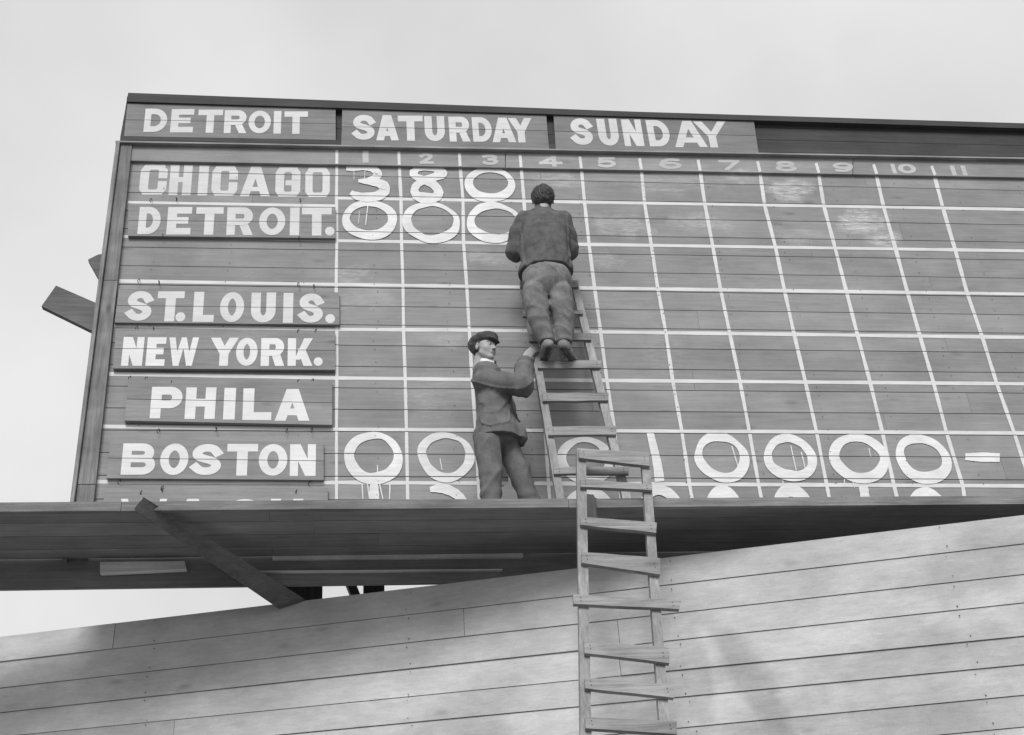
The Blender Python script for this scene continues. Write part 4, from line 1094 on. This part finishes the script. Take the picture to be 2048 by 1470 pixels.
def folds(f, amp, freq, seed, zs=.75):
    """cloth folds: thin creases over a soft swell"""
    def g_(P):
        Q = P * np.array([1, 1, zs], F32); n_ = _n(Q, freq, seed, 1.1); m_ = _n(Q, freq * 2.1, seed + 9, .9)
        e = amp * (1.5 * np.clip(1 - np.abs(n_) * 1.5, 0, 1) ** 2 - .35) + amp * .5 * np.clip(1 - np.abs(m_) * 1.8, 0, 1) ** 2
        return f(P) - e
    return g_
def dirfolds(f, c, axis, rad, amp, freq, seed):
    """bunched rings near a bend"""
    c = np.array(c, F32); axis = unit(axis).astype(F32)
    def g_(P):
        q = P - c; w = np.exp(-(q * q).sum(1) / rad ** 2)
        return f(P) - amp * w * np.sin((q @ axis) * freq + 1.5 * _n(P, 14, seed))
    return g_

# ---------------------------------------------------------------- the boy on the walkway
def boy():
    J = lambda x, y, Y: U(x, y, Y)
    fdir = unit([.80, -.60, 0]); side = unit([.60, .80, 0])          # facing; his left is +side
    hc = J(969, 700, -.51)
    base = (1.2, -.5, zf)
    hcf, HM = head_frame(hc, unit([.70, -.71, -.08]), -.05)
    pel = J(988, 868, -.48); waist = J(989, 828, -.48); chest = J(985, 782, -.47); shl = J(978, 752, -.47); nb = J(975, 733, -.475)
    sR = J(962, 762, -.59); sL = J(994, 762, -.35)
    eR = J(1046, 771, -.64); wR = UL1(1050, 715, .052); kR = UL1(1067, 699, .030)
    eL = J(1012, 812, -.31); wL = J(1028, 856, -.40)
    hR = J(975, 885, -.56); hL = J(1006, 882, -.43)
    kn1 = J(981, 945, -.57); an1 = J(984, 1012, -.56); kn2 = J(1036, 938, -.44); an2 = J(1067, 1001, -.43)
    an1[2] = zf + .10; an2[2] = zf + .10; an2[0] += .0
    # body: one continuous skin, slimmer than the clothes
    hd = in_frame(head_sdf(), hcf, HM)
    torso = loft([(pel, .12, .08), (waist, .11, .075), (chest, .13, .085), (shl, .12, .07), (nb, .05, .05)], side)
    arms = [chain([sR, eR, wR - unit(kR - wR) * .02], [.045, .038, .027], .02), chain([sL, eL, wL], [.045, .038, .026], .02)]
    legs = [chain([hR, kn1, an1], [.07, .05, .034], .02), chain([hL, kn2, an2], [.07, .05, .034], .02)]
    f_ = uni([torso] + arms + legs + [cap(an1, an1 + [.10, -.05, -.06], .034, .03), cap(an2, an2 + [.12, -.02, -.06], .034, .03)], .03)
    ladv = unit(UL1(1082, 790) - UL1(1066, 700)) * -1     # up along the rail
    hf, hp = hand_sdf(wR, kR, ladv, n1, (.25, .8, 1.0), .92, thumb_side=1)
    hv = surf(hf, np.min(hp, 0) - .03, np.max(hp, 0) + .03, .0028)
    h2, hp2 = hand_sdf(wL, wL + unit([.3, -.2, -1]) * .07, fdir, side, (.3, .4, .4), .86)
    hv2 = surf(h2, np.min(hp2, 0) - .03, np.max(hp2, 0) + .03, .005)
    bv = surf(f_, np.min([pel, nb, eR, eL, an1, an2, sR, sL], 0) - .14, np.max([pel, nb, eR, eL, an1, an2, sL, wR], 0) + .14, .012)
    corners = [hcf + HM @ np.array([a, b, c_]) for a in (-.1, .1) for b in (-.12, .125) for c_ in (-.19, .13)]
    person = grown('person', hd, corners, .0, .0026, FACE_MATS, None, extra=[bv, hv, hv2], pick=pick_face(hcf, HM), origin=base,
                   label='boy in a flat cap and dark suit standing on the walkway steadying the ladder', cat='person')
    # hair at the nape and temples
    hair = sub(ell((0, -.020, .030), (.080, .094, .083)), ell((0, .075, -.03), (.20, .080, .12)), .01)
    hair = cut(hair, (0, 0, -.058), (0, 0, -1)); hair = folds(hair, .002, 120, 3)
    hair = sub(hair, ell((-.08, -.004, -.01), (.03, .024, .034)), .004); hair = sub(hair, ell((.08, -.004, -.01), (.03, .024, .034)), .004)
    grown('hair', in_frame(hair, hcf, HM), corners, 0, .004, M_hair, person)
    cr, sr = math.cos(.22), math.sin(.22); Rt = np.array([[1, 0, 0], [0, cr, -sr], [0, sr, cr]])
    cp = uni([ell((0, -.018, .088), (.100, .124, .044), Rt), ell((0, -.085, .045), (.080, .045, .055)), ell((0, .0, .070), (.084, .104, .040))], .03)
    cp = folds(cp, .0035, 38, 5); visor = cut(ell((0, .083, .060), (.064, .046, .010), np.array([[1, 0, 0], [0, .96, .27], [0, -.27, .96]])), (0, .04, 0), (0, -1, 0))
    cp = uni([cp, visor], .006)
    cp = sub(cp, ell((0, -.01, .005), (.070, .09, .075)), .004)
    corners2 = [hcf + HM @ np.array([a, b, c_]) for a in (-.12, .12) for b in (-.17, .16) for c_ in (-.04, .16)]
    capo = grown('cap', in_frame(cp, hcf, HM), corners2, 0, .0042, M_cap, person)
    mesh_obj('cap_button', *surf(in_frame(ell((0, -.01, .137), (.012, .012, .007)), hcf, HM), hcf + HM @ np.array([0, -.01, .137]) - .02, hcf + HM @ np.array([0, -.01, .137]) + .02, .003), M_cap, capo, smooth=True)
    # jacket
    hem = J(1000, 888, -.48)
    tor = loft([(hem + [0.0, -.0, -.005], .215, .168), (J(998, 862, -.48), .195, .158), (J(990, 832, -.48), .150, .128), (J(988, 800, -.48), .158, .130), (J(984, 770, -.47), .170, .128),
                (J(978, 750, -.47), .158, .110), (J(974, 740, -.472), .118, .090), (J(972, 732, -.478), .075, .070)], side)
    tor = cut(tor, hem, (0.12, 0, -1))
    cuffR = wR + unit(eR - wR) * .085
    slR = cut(chain([sR, sR * .5 + eR * .5 + [0, 0, .0], eR, eR * .35 + cuffR * .65, cuffR], [.072, .078, .080, .070, .062], .03), cuffR, unit(wR - eR))
    slL = chain([sL, eL, wL], [.07, .062, .055], .03)
    pocket = ell(J(1040, 868, -.50), (.055, .05, .075))
    jk = uni([tor, slR, slL], .035); jk = uni([jk, pocket], .04)
    jk = folds(jk, .0065, 15, 21, .7); jk = dirfolds(jk, eR, sR - eR, .12, .004, 95, 3)
    nk = J(972, 728, -.482)
    jk = sub(jk, cap(nk + fdir * .03 + [0, 0, .04], nk + fdir * .03 - [0, 0, .02], .05, .035), .01)
    # overlapping front edge and lapel lines pressed in
    fr = chest + fdir * .135
    def lapel(P, f0=jk):
        d = f0(P); q = P - shl.astype(F32); s_ = q @ side.astype(F32); z_ = q[:, 2]; fw = q @ fdir.astype(F32)
        front = fw > .03
        l1 = np.abs(s_ - .012 - np.clip(z_ + .13, 0, 1) * .45) ; l2 = np.abs(s_ + .012 + np.clip(z_ + .13, 0, 1) * .45); l3 = np.abs(s_ - .01)
        m_ = np.where(z_ > -.13, np.minimum(l1, l2), l3)
        return d + np.where(front, .004 * np.exp(-(m_ / .005) ** 2), 0)
    jacket = grown('jacket', lapel, [hem, sR, sL, eR, eL, cuffR, J(1040, 868, -.50), nb, J(950, 885, -.5)], .17, .0068, M_suit, person)
    for i in range(3):
        c_ = waist + fdir * (.128 + .006 * i) + [0, 0, .05 - .085 * i]
        mesh_obj('button', *surf(ell(c_, (.009, .009, .009)), c_ - .015, c_ + .015, .003), M_button, jacket, smooth=True)
    col_c = nk + [0, 0, .012]
    ringf = sub(cap(col_c + fdir * .012 - [0, 0, .026], col_c - fdir * .010 + [0, 0, .024], .070, .061), cap(col_c + fdir * .012 - [0, 0, .06], col_c - fdir * .010 + [0, 0, .08], .058, .055), .004)
    grown('collar', cut(ringf, col_c + [0, 0, .020], unit(np.array([0, 0, 1]) + fdir * .45)), [col_c], .10, .004, M_shirt, person)
    kt = nk + fdir * .075 - [0, 0, .012]
    grown('tie', uni([ell(kt, (.016, .014, .016)), cap(kt - [0, 0, .01], kt + fdir * .02 - [0, 0, .10], .012, .02)], .008), [kt, kt - [0, 0, .12]], .04, .005, M_tie, person)
    # trousers
    t1 = chain([hR, kn1 + [-.0, 0, 0], kn1 * .4 + an1 * .6, an1 + [0, 0, .02]], [.098, .078, .072, .072], .02)
    t2 = chain([hL, kn2, kn2 * .4 + an2 * .6, an2 + [0, 0, .02]], [.098, .080, .070, .066], .02)
    hips = ell(J(992, 872, -.49), (.17, .14, .12))
    tr = uni([t1, t2, hips], .03); tr = folds(tr, .0075, 15, 31, .5)
    for k_, a_ in ((an1, kn1), (an2, kn2)): tr = dirfolds(tr, k_ + [0, 0, .12], a_ - k_ + np.array([.1, 0, 0]), .10, .005, 80, 5)
    tr = cut(tr, (0, 0, zf + .055), (0, 0, -1))
    grown('trousers', tr, [hR, hL, an1, an2, kn1, kn2], .14, .0078, M_suit, person)
    for an, dr in ((an1, unit([.55, -.8, 0])), (an2, unit([.95, -.3, 0]))):
        a = an.copy(); a[2] = zf + .055
        sh = uni([cap(a - dr * .045, a + dr * .02, .042, .040), cap(a + dr * .03 - [0, 0, .012], a + dr * .14 - [0, 0, .025], .038, .030), cap(a, a + [0, 0, .05], .042, .04)], .02)
        sh = cut(sh, (0, 0, zf + .004), (0, 0, -1))
        grown('shoe', sh, [a - dr * .05, a + dr * .17, a + [0, 0, .04]], .05, .006, M_shoe, person)
boy()

# ---------------------------------------------------------------- the man painting from the ladder, back to us
def man():
    J = lambda x, y, Y: U(x, y, Y)
    side = np.array([1.0, 0, 0]); fdir = np.array([0, 1.0, 0])
    rz = UL1(1135, 727)                         # top of the rung he stands on
    rungz = float(rz[2]) + .004; rungY = float(rz[1]) - .012
    pel = J(1094, 566, -.60); waist = J(1093, 535, -.58); chest = J(1087, 478, -.52); shl = J(1086, 440, -.49); nb = J(1086, 419, -.47)
    hc = J(1086, 403, -.47)
    sL = J(1052, 443, -.49); sR = J(1122, 443, -.49)
    eL = J(1031, 503, -.45); eR = J(1137, 502, -.44); wL = J(1056, 492, -.24); wR = J(1116, 470, -.24)
    hL = J(1069, 586, -.60); hR = J(1120, 586, -.60)
    anL = J(1097, 691, -.60); anR = J(1134, 691, -.60); anL[2] = anR[2] = rungz + .10
    anL = np.array([anL[0], rungY - .13, rungz + .105]); anR = np.array([anR[0] - .01, rungY - .13, rungz + .105])
    knL = J(1077, 636, -.57); knR = J(1127, 636, -.57)
    base = (float(anL[0]), rungY, rungz)
    hcf, HM = head_frame(hc, unit([.10, .97, .10]), .03); HM = HM * 1.09
    hd = in_frame(head_sdf(), hcf, HM)
    f_ = uni([loft([(pel, .14, .09), (waist, .13, .08), (chest, .16, .10), (shl, .15, .08), (nb, .06, .06)], side),
              chain([sL, eL, wL], [.052, .042, .028], .02), chain([sR, eR, wR], [.052, .042, .028], .02),
              chain([hL, knL, anL], [.085, .058, .038], .02), chain([hR, knR, anR], [.085, .058, .038], .02),
              cap(anL, anL + [0, .12, -.06], .035, .028), cap(anR, anR + [0, .12, -.06], .035, .028)], .03)
    bv = surf(f_, np.min([pel, eL, anL, nb], 0) - .16, np.max([pel, eR, anR, nb, wR], 0) + .16, .013)
    hA, pA = hand_sdf(wL, wL + unit([.15, .9, .3]) * .085, [0, 0, 1], [-1, 0, 0], (.5, .8, .6), 1.0)
    hB, pB = hand_sdf(wR, wR + unit([-.15, .8, .6]) * .085, [0, -.5, 1], [1, 0, 0], (.9, 1.1, .8), 1.0)
    va = surf(hA, np.min(pA, 0) - .03, np.max(pA, 0) + .03, .004); vb = surf(hB, np.min(pB, 0) - .03, np.max(pB, 0) + .03, .004)
    corners = [hcf + HM @ np.array([a, b, c_]) for a in (-.1, .1) for b in (-.12, .125) for c_ in (-.19, .13)]
    person = grown('person', hd, corners, 0, .0034, FACE_MATS, None, extra=[bv, va, vb], pick=pick_face(hcf, HM), origin=base,
                   label='bare-headed man in a work jacket standing high on the ladder with his back turned', cat='person')
    hair = sub(uni([ell((0, -.018, .036), (.088, .104, .090)), ell((0, -.052, -.010), (.074, .058, .070))], .02), ell((0, .095, -.03), (.20, .085, .12)), .01)
    hair = cut(hair, (0, 0, -.075), (0, 0, -1)); hair = folds(hair, .006, 70, 13, .5)
    hair = sub(hair, ell((-.088, -.002, -.014), (.03, .022, .032)), .004); hair = sub(hair, ell((.088, -.002, -.014), (.03, .022, .032)), .004)
    grown('hair', in_frame(hair, hcf, HM), corners, 0, .0045, M_hair, person)
    # jacket
    hem = J(1090, 545, -.60)
    tor = loft([(hem - [0, 0, .03], .196, .128), (J(1091, 520, -.58), .203, .142), (J(1089, 492, -.56), .205, .150), (J(1088, 462, -.53), .212, .142), (J(1087, 445, -.50), .208, .120), (J(1087, 433, -.485), .165, .098),
                (J(1086, 424, -.478), .095, .078), (J(1086, 417, -.47), .068, .066)], side)
    cL = wL + unit(eL - wL) * .03; cR = wR + unit(eR - wR) * .03
    slL = cut(chain([sL, sL * .5 + eL * .5 + [-.012, 0, 0], eL, cL], [.094, .086, .080, .062], .03), cL, wL - eL)
    slR = cut(chain([sR, sR * .5 + eR * .5 + [.012, 0, 0], eR, cR], [.094, .086, .080, .062], .03), cR, wR - eR)
    flap = [ell(J(1049, 548, -.58), (.05, .07, .09)), ell(J(1135, 540, -.58), (.045, .07, .08))]
    jk = uni([tor, slL, slR], .022); jk = uni([jk] + flap, .04); jk = folds(jk, .0065, 14, 41, .6)
    for e_, s_ in ((eL, sL), (eR, sR)): jk = dirfolds(jk, e_, s_ - e_, .10, .0035, 95, 43)
    
    def seam(P, f0=jk):
        d = f0(P); x = P[:, 0] - float(chest[0]) - (P[:, 2] - float(chest[2])) * .03
        b = P[:, 1] < float(chest[1]); arm = np.abs(np.abs(x) - .185 - .02 * (P[:, 2] - chest[2]))
        return d + np.where(b, .0035 * np.exp(-(x / .004) ** 2) + .006 * np.exp(-(arm / .010) ** 2) * (P[:, 2] < float(shl[2]) + .02), 0)
    jk2 = cut(seam, hem + [0, 0, 0], (.05, -.25, -1))
    grown('jacket', jk2, [hem, sL, sR, eL, eR, cL, nb, J(1043, 550, -.6)], .18, .0072, M_suit2, person)
    colc = J(1086, 418, -.472)
    grown('collar', folds(sub(cap(colc - [0, 0, .02], colc + [0, 0, .015], .078, .068), cap(colc - [0, 0, .06], colc + [0, 0, .08], .058), .004), .003, 30, 7), [colc], .11, .005, M_suit2, person)
    # trousers with heavy creases
    t1 = chain([hL, hL * .5 + knL * .5, knL, knL * .45 + anL * .55, anL + [0, 0, .015]], [.101, .096, .084, .075, .068], .02)
    t2 = chain([hR, hR * .5 + knR * .5, knR, knR * .45 + anR * .55, anR + [0, 0, .015]], [.101, .096, .084, .075, .068], .02)
    hips = ell(J(1093, 558, -.60), (.200, .134, .18))
    tr = uni([t1, t2, hips], .012); tr = folds(tr, .0055, 21, 58, .5)
    for a_ in (anL, anR): tr = dirfolds(tr, a_ + [0, 0, .05], [.3, 0, 1], .07, .004, 95, 55)
    tr = cut(tr, anL - [0, 0, .012], (0, 0, -1)); tr = cut(tr, pel + [0, 0, .13], (0, 0, 1))
    grown('trousers', tr, [hL, hR, anL, anR, knL, knR, pel + [0, 0, .1]], .19, .0082, M_jean, person)
    for an, tw in ((anL, -.05), (anR, .62)):
        dr = unit([tw, 1, 0]); a = an.copy(); a[2] = rungz + .052
        up_ = uni([cap(a - dr * .035, a + dr * .03, .044, .042), cap(a + dr * .05 - [0, 0, .008], a + dr * .185 - [0, 0, .022], .041, .032), cap(a - dr * .005, a + [0, 0, .06], .045, .040)], .022)
        up_ = folds(cut(up_, (0, 0, rungz + .018), (0, 0, -1)), .0025, 40, 61)
        sh = grown('shoe', up_, [a - dr * .06, a + dr * .22, a + [0, 0, .05]], .05, .0055, M_shoe, person)
        so = uni([cap(a - dr * .038, a + dr * .03, .044, .038), cap(a + dr * .05, a + dr * .185, .040, .036)], .02)
        zc = rungz
        so = cut(cut(so, (0, 0, zc + .018), (0, 0, 1)), (0, 0, zc + .001), (0, 0, -1))
        heel = cut(cut(cap(a - dr * .040, a - dr * .01, .043, .040), (0, 0, zc + .018), (0, 0, 1)), (0, 0, zc - .022), (0, 0, -1))
        so = uni([cap(np.array([a[0], a[1], zc + .009]) - dr * .03, np.array([a[0], a[1], zc + .009]) + dr * .19, .010, .010), so], .004)
        grown('sole', so, [a - dr * .09, a + dr * .23, [a[0], a[1], zc - .02]], .04, .005, M_sole, sh)
        grown('heel', heel, [a - dr * .09, [a[0], a[1], zc - .02]], .04, .005, M_sole, sh)
man()
